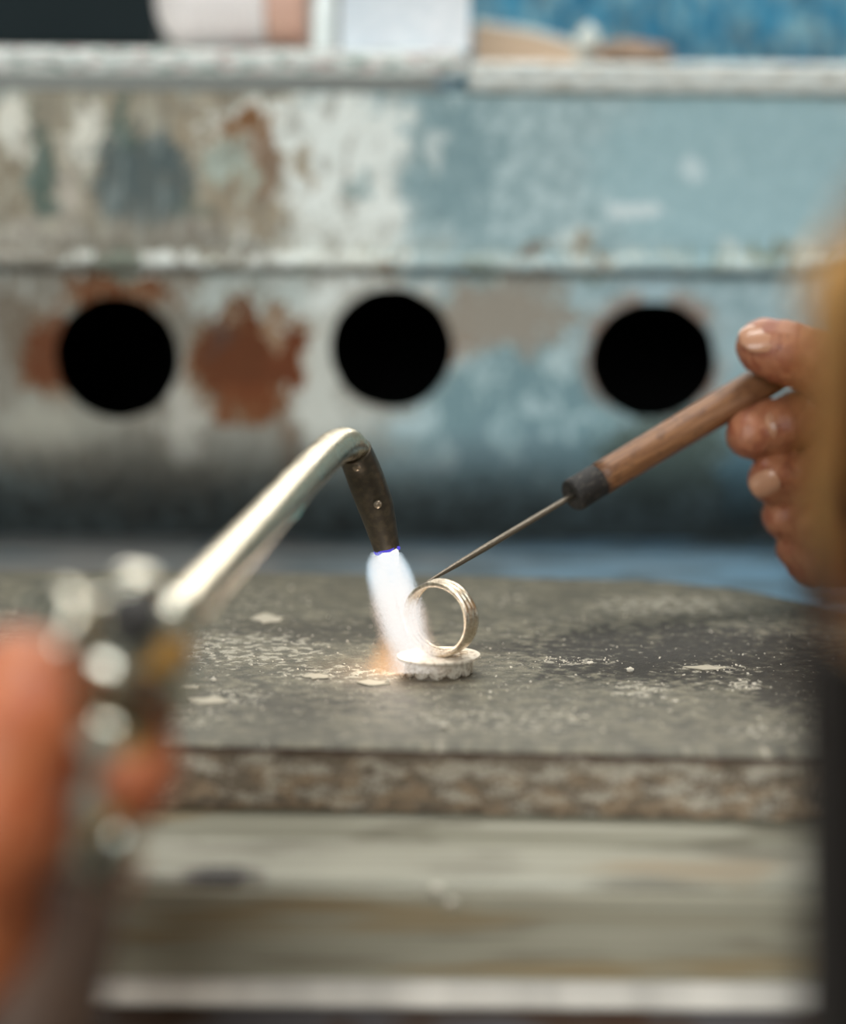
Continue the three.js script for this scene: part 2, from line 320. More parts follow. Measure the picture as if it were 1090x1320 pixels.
// ---------------------------------------------------------------- metal cabinet with three vent holes
const FZ = -0.214, MX0 = -0.40, MX1 = 0.44;                // front plane
const wy = (v) => onZ(545, v, FZ).y, wx = (u) => onZ(u, 460, FZ).x;
const yTop = wy(120), ySeam = wy(348), yFlat = wy(548), yFoot = BENCH;
const cabinet = thing('metal_cabinet', 'rusty blue-grey painted metal cabinet with three round black holes', 'cabinet', V(0, BENCH, -0.3));
const spots = [];
const S = (u, v, ru, rv, c, s = 1, warp = 0.5) => { const p = onZ(u, v, FZ); spots.push([p.x * 1000, p.y * 1000, ru / 3.75, rv / 3.75, c, s, warp]); };
const cream = [232, 228, 214], white = [240, 244, 238], taupe = [150, 138, 124], rust = [96, 47, 8], slate = [86, 98, 98], pale = [180, 198, 198], teal = [80, 98, 90];
// upper half
S(140, 230, 210, 150, [160, 151, 132], 1, 0.3); S(330, 230, 130, 140, [160, 146, 124], 1, 0.3); S(445, 235, 85, 130, white, 1, 0.35); S(400, 160, 130, 40, white, 0.9);
S(20, 165, 24, 45, cream, 1); S(112, 165, 22, 40, cream, 1); S(88, 245, 16, 50, [190, 180, 166], 0.9); S(55, 225, 18, 70, teal, 0.9); S(10, 250, 18, 50, [140, 128, 108], 0.8);
S(185, 232, 66, 68, slate, 1, 0.3); S(160, 165, 20, 30, teal, 0.9); S(245, 270, 18, 26, teal, 0.5);
S(318, 168, 38, 20, [132, 92, 58], 1); S(348, 215, 12, 46, [132, 104, 82], 0.9); S(295, 215, 30, 34, [178, 194, 184], 0.8); S(395, 210, 10, 24, [150, 128, 100], 0.8);
S(465, 240, 14, 18, [150, 172, 172], 0.8); S(70, 312, 90, 22, [188, 180, 168], 0.9); S(240, 318, 60, 34, [140, 130, 120], 0.9); S(330, 325, 70, 26, white, 1); S(440, 330, 70, 30, white, 1);
S(580, 210, 60, 90, [122, 150, 156], 0.7); S(960, 220, 200, 120, [160, 192, 198], 0.75, 0.2); S(820, 270, 34, 12, [186, 206, 208], 0.8); S(896, 220, 14, 14, [180, 205, 208], 0.7); S(560, 200, 14, 20, [170, 190, 190], 0.7); S(940, 195, 14, 14, [176, 202, 206], 0.6);
S(685, 318, 22, 10, [128, 110, 92], 0.9); S(975, 320, 18, 10, [138, 132, 96], 0.9); S(545, 320, 40, 20, [176, 190, 188], 0.8); S(640, 330, 30, 14, [178, 188, 182], 0.7); S(740, 335, 20, 12, [180, 190, 186], 0.7);
// lower half
S(200, 480, 330, 200, [134, 128, 116], 1, 0.25); S(430, 430, 100, 150, [204, 205, 196], 1, 0.3); S(330, 385, 90, 34, [188, 196, 190], 0.9); S(480, 380, 80, 30, white, 0.9);
S(150, 380, 70, 26, [106, 56, 20], 0.9); S(65, 470, 34, 60, [100, 50, 16], 0.95); S(20, 430, 20, 60, [110, 96, 80], 0.8); S(90, 540, 80, 40, [150, 148, 136], 0.8); S(240, 520, 26, 80, [164, 160, 150], 0.8);
spots.rustFrom = spots.length - 4; S(318, 462, 74, 70, rust, 1, 0.4); S(375, 460, 34, 40, [104, 50, 12], 1, 0.5); S(280, 430, 14, 40, [84, 54, 40], 0.9); S(350, 430, 12, 28, [180, 160, 140], 0.7); S(395, 495, 14, 24, [190, 188, 180], 0.9); S(320, 520, 60, 22, [112, 56, 16], 0.8);
S(370, 560, 10, 60, [110, 84, 64], 0.6); S(310, 580, 40, 40, [150, 148, 138], 0.7);
S(505, 450, 88, 88, [170, 164, 152], 0.9, 0.15); S(596, 425, 26, 40, [158, 118, 90], 0.9); S(660, 420, 80, 44, [160, 150, 138], 0.9); S(690, 540, 150, 90, [122, 150, 155], 1, 0.3); S(640, 600, 90, 50, [128, 152, 158], 0.8);
S(842, 462, 92, 92, [156, 128, 112], 0.95, 0.18); S(725, 470, 18, 18, [190, 208, 208], 0.9); S(845, 374, 40, 12, [176, 200, 206], 0.95); S(935, 440, 22, 36, [168, 188, 190], 0.8); S(800, 540, 60, 30, [140, 168, 172], 0.8);
for (const [u, v, a, b] of [[575, 590, 22, 14], [650, 560, 15, 44], [618, 500, 24, 18], [690, 520, 18, 30], [540, 540, 30, 16], [735, 560, 16, 22], [600, 455, 16, 12]]) S(u, v, a, b, [186, 206, 208], 0.85, 0.6);
S(580, 585, 16, 12, [176, 196, 198], 0.8); S(650, 560, 14, 36, [150, 176, 180], 0.7); S(620, 500, 20, 16, [156, 180, 182], 0.7); S(900, 560, 60, 40, [104, 126, 128], 0.6);
{
  const r = rng(61);
  for (let i = 0; i < 60; i++) { const u = -10 + r() * 1110, v = 318 + r() * 34, k = r(); S(u, v, 10 + r() * 26, 5 + r() * 8, k < 0.6 ? (u < 560 ? white : [214, 222, 216]) : k < 0.8 ? [112, 126, 112] : k < 0.94 ? [150, 144, 124] : [120, 92, 64], k < 0.6 ? 0.8 : 0.6, 0.5); }
  S(655, 402, 100, 46, [158, 148, 134], 0.9, 0.4); S(860, 600, 90, 70, [78, 88, 78], 0.8, 0.4); S(965, 620, 36, 80, [96, 136, 152], 0.7, 0.3);
  S(412, 520, 26, 110, [206, 206, 196], 0.85, 0.4); S(240, 545, 22, 60, [190, 186, 174], 0.7, 0.5); S(60, 560, 60, 30, [170, 166, 152], 0.7, 0.5); S(170, 590, 40, 40, [112, 108, 98], 0.6, 0.5);
  S(820, 270, 40, 13, [222, 232, 232], 0.85, 0.3); S(895, 218, 16, 16, [214, 228, 230], 0.7, 0.3); S(562, 195, 13, 24, [206, 216, 214], 0.8, 0.3);
}
const footShade = (Y) => 0.9 * sstep(wy(550) * 1000, wy(680) * 1000, Y);  // shade of the in-curving foot, painted into the panel colour
const cabT = tex(1536, 384, (u, v) => {
  const x = lerp(MX0, MX1, u) * 1000, y = lerp(yFoot, yTop + 0.004, v) * 1000;
  const w1 = fbm(x * 0.05, y * 0.05, 4), w2 = fbm(x * 0.05 + 50, y * 0.05 + 20, 4), f = fbm(x * 0.3, y * 0.3, 4), m = fbm(x * 0.12 + 4, y * 0.12, 4);
  let c = mixc([150, 174, 178], [186, 206, 208], sstep(-0.4, 0.5, m));
  const dr = fbm(x * 0.16, y * 0.035, 4), w3 = fbm(x * 0.13 + 8, y * 0.09, 4);
  const streaks = () => {
  c = mixc(c, [214, 218, 210], 0.3 * sstep(0.12, 0.4, dr) * sstep(20, -40, x));
  c = mixc(c, [112, 106, 94], 0.4 * sstep(0.12, 0.42, fbm(x * 0.1 + 70, y * 0.06, 4)) * sstep(10, -40, x));
  };
  for (let n = 0; n < spots.length; n++) {
    if (n === spots.rustFrom) streaks();
    const [sx, sy, rx, ry, k, s, warp] = spots[n];
    const d = Math.hypot((x - sx + 14 * warp * w1 + 7 * warp * w3) / rx, (y - sy + 14 * warp * w2 + 9 * warp * dr) / ry);
    if (d < 2) c = mixc(c, k, s * sstep(1.15, 0.78, d + warp * (0.9 * f + 0.8 * w3)));
  }
  c = mixc(c, [40, 38, 32], 0.75 * Math.exp(-(((y - ySeam * 1000) / 1.5) ** 2)) * (0.7 + 0.8 * m));  // dark line of shade under the rolled seam, painted into the colour
  c = mixc(c, [20, 23, 22], footShade(y) * (0.85 + 0.4 * m));
  return c.map((k) => k + 10 * f);
});
const cabUV = (g) => planarUV(g, (x) => (x - MX0) / (MX1 - MX0), (x, y) => (y - yFoot) / (yTop + 0.004 - yFoot));
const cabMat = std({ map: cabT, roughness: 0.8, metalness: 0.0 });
const liningMat = std({ color: 0x050505, roughness: 1 });
{
  const profileSheet = (pts, name, m, mapped, label) => {         // a bent sheet: profile in y, z swept across x
    const sh = new THREE.Shape(pts.map(([y, z]) => new THREE.Vector2(-z, y)));
    const g = new THREE.ExtrudeGeometry(sh, { depth: MX1 - MX0, bevelEnabled: false, steps: 40 });
    g.rotateY(Math.PI / 2).translate(MX0, 0, 0);                    // shape x -> -z, extrusion -> x
    if (mapped) cabUV(g);
    return part(name, rel(g, cabinet), m, cabinet, label);
  };
  const t = 0.0025, P = FZ + 0.004;
  // upper panel with a rolled seam at its foot
  const roll = []; for (let i = 0; i <= 10; i++) { const a = Math.PI * (0.5 - i / 10); roll.push([ySeam + 0.0025 + 0.0032 * Math.sin(a), P + 0.0034 * Math.cos(a) - 0.0008]); }
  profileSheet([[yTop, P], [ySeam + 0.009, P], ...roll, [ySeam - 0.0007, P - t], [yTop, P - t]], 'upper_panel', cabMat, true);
  // lower panel: flat with holes, then curving in to the foot
  const sh = new THREE.Shape([V2(MX0, yFlat), V2(MX1, yFlat), V2(MX1, ySeam + 0.004), V2(MX0, ySeam + 0.004)]);
  function V2(x, y) { return new THREE.Vector2(x, y); }
  for (const [u, v, ru, rv] of [[151, 461.5, 73.5, 73.5], [504.5, 450, 72.5, 72], [841, 465, 74.5, 70]]) {
    const c = onZ(u, v, FZ), s = (camera.position.z - FZ) / F * 1.1, path = new THREE.Path(); const pts = [];
    for (let i = 0; i < 72; i++) { const a = -i / 72 * Math.PI * 2, k = 1 + 0.012 * n2(Math.cos(a) * 1.6 + u, Math.sin(a) * 1.6); pts.push(V2(c.x + Math.cos(a) * ru * s * k, c.y + Math.sin(a) * rv * s * k)); }
    path.setFromPoints(pts); sh.holes.push(path);
  }
  const flat = new THREE.ExtrudeGeometry(sh, { depth: t, bevelEnabled: false }).translate(0, 0, FZ - t);
  const cv = [], cin = [], R = yFlat - yFoot; for (let i = 0; i <= 14; i++) { const q = i / 14, y = yFlat - R * q, z = FZ - 0.024 * q * q * (1.6 - 0.6 * q); cv.push([y, z]); cin.unshift([y, z - t]); }
  const shc = new THREE.Shape([...cv, ...cin].map(([y, z]) => new THREE.Vector2(-z, y)));
  const curve = new THREE.ExtrudeGeometry(shc, { depth: MX1 - MX0, bevelEnabled: false }).rotateY(Math.PI / 2).translate(MX0, 0, 0);
  const low = mergeGeometries([cabUV(flat), cabUV(curve)]);
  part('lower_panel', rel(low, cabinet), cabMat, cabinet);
  // casing and its black inside
  const bz = -0.40;
  part('casing', rel(mergeGeometries([box(MX0, MX1, yTop - 0.003, yTop, bz, FZ), box(MX0, MX0 + t, yFoot, yTop - 0.003, bz, FZ - 0.026), box(MX1 - t, MX1, yFoot, yTop - 0.003, bz, FZ - 0.026)]), cabinet), std({ color: 0x7d8c8c, roughness: 0.6 }), cabinet);
  part('lining', rel(mergeGeometries([box(MX0 + t, MX1 - t, yFoot, yTop - 0.004, bz, bz + 0.003), box(MX0 + t, MX1 - t, yFoot + 0.0005, yFoot + 0.002, bz + 0.003, FZ - 0.03), box(MX0 + t, MX1 - t, yTop - 0.0055, yTop - 0.0035, bz + 0.003, FZ - 0.004), box(MX0 + t, MX1 - t, ySeam + 0.002, yTop - 0.0056, FZ - 0.012, FZ - 0.008)]), cabinet), liningMat, cabinet, 'black inside');
  // top lip: a clean right length and a crusted left length
  const xs = onZ(602, 100, FZ).x, yA = wy(118), yB = wy(80), yC = wy(98), yD = wy(66);
  const lipT = tex(512, 64, (u, v) => { const k = fbm(u * 40, v * 4, 4), q = fbm(u * 22 + 9, v * 3, 4); return mixc(mixc([214, 216, 210], [186, 194, 192], sstep(-0.2, 0.4, k)), [150, 140, 124], 0.7 * sstep(0.12, 0.4, q)); });
  part('lip', rel(box(xs, MX1, yA, yB, -0.33, FZ + 0.009, 0.0022), cabinet), std({ map: lipT, roughness: 0.6 }), cabinet);
  part('lip', rel(box(MX0, xs - 0.0006, yC, yD, -0.33, FZ + 0.011, 0.0024), cabinet), std({ map: tex(512, 64, (u, v) => { const k = fbm(u * 50, v * 4, 4), q = fbm(u * 26 + 4, v * 3, 4), d = fbm(u * 34 - 4, v * 2, 4); let c = mixc([208, 216, 212], [232, 232, 226], sstep(-0.2, 0.4, k)); c = mixc(c, [170, 132, 128], 0.7 * sstep(0.1, 0.4, q)); return mixc(c, [104, 128, 120], 0.8 * sstep(0.18, 0.35, d)); }), roughness: 0.7 }), cabinet);
  part('gasket', rel(box(MX0, MX1, yTop, yA - 0.0001, FZ - 0.02, FZ + 0.003), cabinet), std({ color: col(34, 62, 58), roughness: 0.8 }), cabinet, 'dark green strip under the lip');
}

// ---------------------------------------------------------------- things on and behind the cabinet
{
  const topR = wy(80), topL = wy(66);
  const A = (u, v, z) => onZ(u, v, z);
  // dark case at the left
  let z = -0.30, a = A(-60, 50, z), b = A(205, -120, z);
  const dark = thing('tool_case', 'dark teal tool case standing on the left end of the cabinet', 'case', V((a.x + b.x) / 2, topL, z));
  part('case_body', rel(box(a.x, b.x, topL, b.y, z - 0.02, z + 0.012, 0.003), dark), std({ color: col(5, 22, 26), roughness: 0.95 }), dark);
  part('case_lid', rel(box(a.x - 0.001, b.x + 0.001, b.y, b.y + 0.008, z - 0.022, z + 0.014, 0.003), dark), std({ color: col(6, 18, 20), roughness: 0.95 }), dark);
  // white ribbed bottle lying on its side, tan cap
  z = -0.262; const r = 0.0175, cy = topL + r, xl = A(200, 30, z).x, x1 = A(345, 30, z).x, x2 = A(396, 30, z).x, L = x1 - xl, prof = [];
  const bottle = thing('plastic_bottle', 'white ribbed plastic bottle with a tan cap lying on its side', 'bottle', V((xl + x2) / 2, topL, z));
  for (let i = 0; i <= 8; i++) { const q = i / 8 * Math.PI / 2; prof.push([r * Math.sin(q) + 1e-5, L * 0.35 * (1 - Math.cos(q))]); }
  for (let i = 1; i <= 40; i++) prof.push([r - (i > 2 && i < 39 ? 0.0006 * (0.5 + 0.5 * Math.cos(i * Math.PI / 2)) : 0), L * (0.35 + 0.65 * i / 40)]); prof.push([1e-5, L]);
  part('bottle_body', rel(lathe(prof, V(xl, cy, z), V(x2, cy, z)), bottle), std({ color: col(226, 218, 216), roughness: 0.4 }), bottle);
  part('cap', rel(lathe([[1e-5, 0], [r * 0.94, 0], [r * 0.96, 0.001], [r * 0.96, x2 - x1 - 0.001], [r * 0.9, x2 - x1], [1e-5, x2 - x1]], V(x1, cy, z), V(x2, cy, z)), bottle), std({ color: col(206, 164, 146), roughness: 0.5 }), bottle);
  // small glass vial
  z = -0.245; const vx = A(418, 40, z).x;
  const vial = thing('glass_vial', 'small bright glass vial standing between bottle and white carton', 'vial', V(vx, topL, z));
  const gl = new THREE.MeshPhysicalMaterial({ color: 0xf4fbfa, roughness: 0.08, metalness: 0, clearcoat: 1 });
  part('vial_body', lathe([[1e-5, 0], [0.0035, 0.0003], [0.0042, 0.001], [0.0042, 0.016], [0.003, 0.019], [0.0022, 0.021], [0.0022, 0.024], [1e-5, 0.024]], V(0, 0, 0), V(0, 1, 0)), gl, vial);
  part('stopper', lathe([[1e-5, 0.024], [0.0028, 0.024], [0.003, 0.026], [0.0026, 0.029], [1e-5, 0.029]], V(0, 0, 0), V(0, 1, 0)), std({ color: 0xd8dcda, roughness: 0.5 }), vial);
  // white carton
  z = -0.236; a = A(438, 88, z); b = A(606, -60, z);
  const carton = thing('carton', 'pale bluish white carton standing on the cabinet at its seam', 'carton', V((a.x + b.x) / 2, topL, z));
  part('carton_body', rel(box(a.x, b.x, topL, b.y, z - 0.035, z, 0.0008), carton), std({ map: tex(128, 128, (u, v) => { const k = fbm(u * 4, v * 4, 3); return [206 + 16 * k + 14 * u, 214 + 12 * k + 8 * u, 222 + 10 * k + 4 * u]; }), roughness: 0.6 }), carton);
  part('carton_lid', rel(box(a.x - 0.0008, b.x + 0.0008, b.y, b.y + 0.012, z - 0.0358, z + 0.0008, 0.001), carton), std({ color: col(222, 228, 232), roughness: 0.6 }), carton);
  const blueT = tex(512, 256, (u, v) => {
  let c = [18, 122, 160];
  c = mixc(c, [8, 60, 84], sstep(-0.1, 0.4, fbm(u * 14 + 3, v * 12, 4)));
  c = mixc(c, [150, 186, 194], 0.85 * sstep(0.05, 0.25, fbm(u * 16 - 5, v * 16 + 9, 4)));
  c = mixc(c, [120, 104, 92], 0.8 * sstep(0.3, 0.42, fbm(u * 30 + 15, v * 14 - 9, 4)));
  return c;
});
  {
    const cz = -0.50, xa = onZ(575, 40, cz).x, xb = onZ(1190, 40, cz).x, crate = thing('storage_crate', 'scuffed blue storage crate standing behind the metal cabinet', 'crate', V((xa + xb) / 2, BENCH, cz - 0.05));
    planarCrate(crate, xa, xb, cz, std({ map: blueT, roughness: 0.6 }));
  }
  // tan folded card, white block, brown stone
  z = -0.28; a = A(612, 80, z); b = A(745, 24, z);
  const card = thing('cardboard_piece', 'tan cardboard piece lying right of the white carton', 'cardboard', V((a.x + b.x) / 2, topR, z));
  const cs = new THREE.Shape([[a.x, topR], [b.x, topR], [b.x, topR + 0.006], [lerp(a.x, b.x, 0.6), topR + 0.010], [a.x, topR + 0.0135]].map(([x, y]) => new THREE.Vector2(x, y)));
  part('card_face', rel(new THREE.ExtrudeGeometry(cs, { depth: 0.03, bevelSize: 0.0004, bevelThickness: 0.0004, bevelSegments: 2 }).translate(0, 0, z - 0.03), card), std({ color: col(196, 170, 146), roughness: 0.9 }), card);
  part('card_rim', rel(sweep([V(a.x + 0.0005, topR + 0.0142, z), V(lerp(a.x, b.x, 0.6), topR + 0.0108, z), V(b.x - 0.0005, topR + 0.0068, z)], [0.0009, 0.0009], 20, 8), card), std({ color: col(196, 204, 202), roughness: 0.8 }), card, 'pale upper rim');
  z = -0.27; a = A(742, 80, z); b = A(772, 34, z);
  own('plaster_block', 'small greyish white block between cardboard and brown stone', 'block', lump(0.0042, 0.007, 0.006, 3, 0.15), std({ color: col(198, 204, 198), roughness: 0.9 }), V((a.x + b.x) / 2, topR + 0.0068, z));
  z = -0.262; a = A(760, 80, z); b = A(862, 52, z);
  own('stone', 'low brown stone lying on the cabinet lip', 'stone', lump((b.x - a.x) / 2, 0.0042, 0.009, 8, 0.25), std({ color: col(140, 118, 100), roughness: 0.9 }), V((a.x + b.x) / 2, topR + 0.0036, z));
}
function planarCrate(crate, xa, xb, cz, m) {
  const top = 0.27, w = xb - xa, uvm = (g) => planarUV(g, (x) => (x - xa) / w, (x, y) => (y - BENCH) / (top - BENCH) * 0.9);
  for (const [a, b, c, d] of [[xa, xb, cz - 0.004, cz], [xa, xb, cz - 0.104, cz - 0.1], [xa, xa + 0.004, cz - 0.1, cz - 0.004], [xb - 0.004, xb, cz - 0.1, cz - 0.004]]) part('side_panel', rel(uvm(box(a, b, BENCH + 0.006, top, c, d)), crate), m, crate);
  part('bottom_panel', rel(uvm(box(xa, xb, BENCH, BENCH + 0.006, cz - 0.104, cz)), crate), m, crate);
  part('rim', rel(uvm(box(xa - 0.003, xb + 0.003, top, top + 0.01, cz - 0.107, cz + 0.003, 0.003)), crate), m, crate);
}
function lump(rx, ry, rz, seed, rough = 0.2, detail = 4) {
  let g = new THREE.IcosahedronGeometry(1, detail); g.deleteAttribute('uv'); g.deleteAttribute('normal'); g = mergeVertices(g, 1e-4);
  const p = g.attributes.position;
  for (let i = 0; i < p.count; i++) { const x = p.getX(i), y = p.getY(i), z = p.getZ(i), k = 1 + rough * (n3(x * 1.3 + seed, y * 1.3, z * 1.3) + 0.4 * n3(x * 3 + seed, y * 3, z * 3)); p.setXYZ(i, x * k * rx, Math.sign(y) * Math.pow(Math.abs(y), 0.8) * k * ry, z * k * rz); }
  g.computeVertexNormals(); return g;
}

// ---------------------------------------------------------------- ring on its plate
const silverT = tex(256, 256, (u, v) => { const k = fbm(u * 14, v * 14, 5), b = fbm(u * 9 + 4, v * 30, 4); let c = mixc([236, 226, 208], [214, 198, 176], sstep(-0.2, 0.4, k)); return mixc(c, [136, 104, 72], 0.55 * sstep(0.05, 0.4, b)); }, true, true);
const silver = std({ map: silverT, metalness: 1, roughness: 0.3 });
const matteSilver = std({ map: tex(256, 128, (u, v) => { const k = fbm(u * 12, v * 8, 4); let c = mixc([212, 204, 190], [182, 170, 154], sstep(-0.1, 0.45, k)); return mixc(c, [110, 92, 74], 0.6 * sstep(0.34, 0.46, fbm(u * 26 + 8, v * 9, 3))); }), metalness: 0.55, roughness: 0.55 });
const base = onY(565, 869, 0); base.y = 0;
const ringYaw = 0.30;                                      // long axis of the plate: right end goes away
const ring = thing('ring', 'unfinished silver three-wire ring upright on an oval plate with scalloped bezel', 'ring', base);
{
  const BA = 8.7 * mm, BB = 6.6 * mm, BH = 4.4 * mm, N = 240, lobes = 12;
  const pos = [], idx = [], uv = [], rows = 10;
  const surf = (th, t, inner) => {                          // t 0 = scalloped foot, 1 = under the plate
    const s = Math.abs(Math.sin(th * lobes / 2)), y0 = 1.7 * mm * (1 - Math.pow(s, 0.5)), y = lerp(y0, BH, t);
    const bulge = (inner ? -0.7 : 0.12 * s * (1 - t) + 0.12 * Math.sin(t * Math.PI)) * mm;
    return V((BA + bulge) * Math.cos(th), y, (BB + bulge) * Math.sin(th));
  };
  for (const inner of [0, 1]) { const o = pos.length / 3; for (let i = 0; i <= N; i++) for (let r = 0; r <= rows; r++) { const p = surf(i / N * Math.PI * 2, r / rows, inner); pos.push(p.x, p.y, p.z); uv.push(i / N * 2, r / rows * 0.3); } for (let i = 0; i < N; i++) for (let r = 0; r < rows; r++) { const a = o + i * (rows + 1) + r, b = a + rows + 1; inner ? idx.push(a, b, a + 1, b, b + 1, a + 1) : idx.push(a, a + 1, b, b, a + 1, b + 1); } }
  const o2 = (N + 1) * (rows + 1); for (let i = 0; i < N; i++) { const a = i * (rows + 1), b = a + rows + 1; idx.push(a, b, a + o2, b, b + o2, a + o2); }
  const bz = new THREE.BufferGeometry(); bz.setAttribute('position', new THREE.Float32BufferAttribute(pos, 3)); bz.setAttribute('uv', new THREE.Float32BufferAttribute(uv, 2)); bz.setIndex(idx); bz.computeVertexNormals(); bz.rotateY(ringYaw);
  const bezelMat = matteSilver.clone(); bezelMat.side = THREE.DoubleSide;
  part('bezel', bz, bezelMat, ring, 'scalloped silver bezel wall under the plate');
  const ps = new THREE.Shape(); ps.absellipse(0, 0, 10.6 * mm, 8.4 * mm, 0, Math.PI * 2);
  const plate = new THREE.ExtrudeGeometry(ps, { depth: 0.45 * mm, bevelSize: 0.12 * mm, bevelThickness: 0.12 * mm, bevelSegments: 3, curveSegments: 72 }).rotateX(-Math.PI / 2).rotateY(ringYaw).translate(0, BH + 0.12 * mm, 0);
  planarUV(plate, (x) => x * 40, (x, y, z) => z * 40);
  part('back_plate', plate, std({ map: tex(256, 256, (u, v) => { const k = fbm(u * 10, v * 10, 5); return mixc([226, 216, 200], [190, 174, 154], sstep(0, 0.5, k)); }, true, true), metalness: 0.35, roughness: 0.55 }), ring, 'flat oval back plate, pale matte silver');
  const yP = BH + 0.7 * mm, R = 9.0 * mm, wr = 0.76 * mm, axis = V(Math.sin(0.54), 0, -Math.cos(0.54)), side = V(Math.cos(0.54), 0, Math.sin(0.54));
  const C = at(567, 801, 0.6).sub(base); const cx = C.x, cy = yP + R + wr * 0.8;
  for (let k = -1; k <= 1; k++) {
    const pts = []; for (let i = 0; i < 96; i++) { const a = i / 96 * Math.PI * 2, q = R * (1 + 0.01 * Math.sin(3 * a + k)); pts.push(V(cx, cy, 0.2 * mm).addScaledVector(side, Math.cos(a) * q).addScaledVector(axis, k * 1.78 * mm + 0.1 * mm * Math.sin(a * 5 + k * 2)).add(V(0, Math.sin(a) * q, 0))); }
    const tg = new THREE.TubeGeometry(new THREE.CatmullRomCurve3(pts, true), 160, wr * (1 + 0.05 * k), 16, true);
    const p = tg.attributes.position; planarUV(tg, (x, y) => x * 90 + k, (x, y, z) => y * 60 + z * 90);
    part('band_wire', tg, silver, ring);
  }
  const r = rng(5);
  for (let i = 0; i < 5; i++) { const a = V(cx + (1 + r() * 4.5) * mm, yP + 0.25 * mm, (1.5 - i * 0.9 + r()) * mm), b = a.clone().add(V((1.2 + r()) * mm, 0.1 * mm, (r() - 0.5) * mm)); part('solder_chip', sweep([a, a.clone().lerp(b, 0.5).add(V(0, 0.15 * mm, 0)), b], [0.22 * mm, 0.28 * mm, 0.2 * mm], 8, 8), silver, ring); }
}

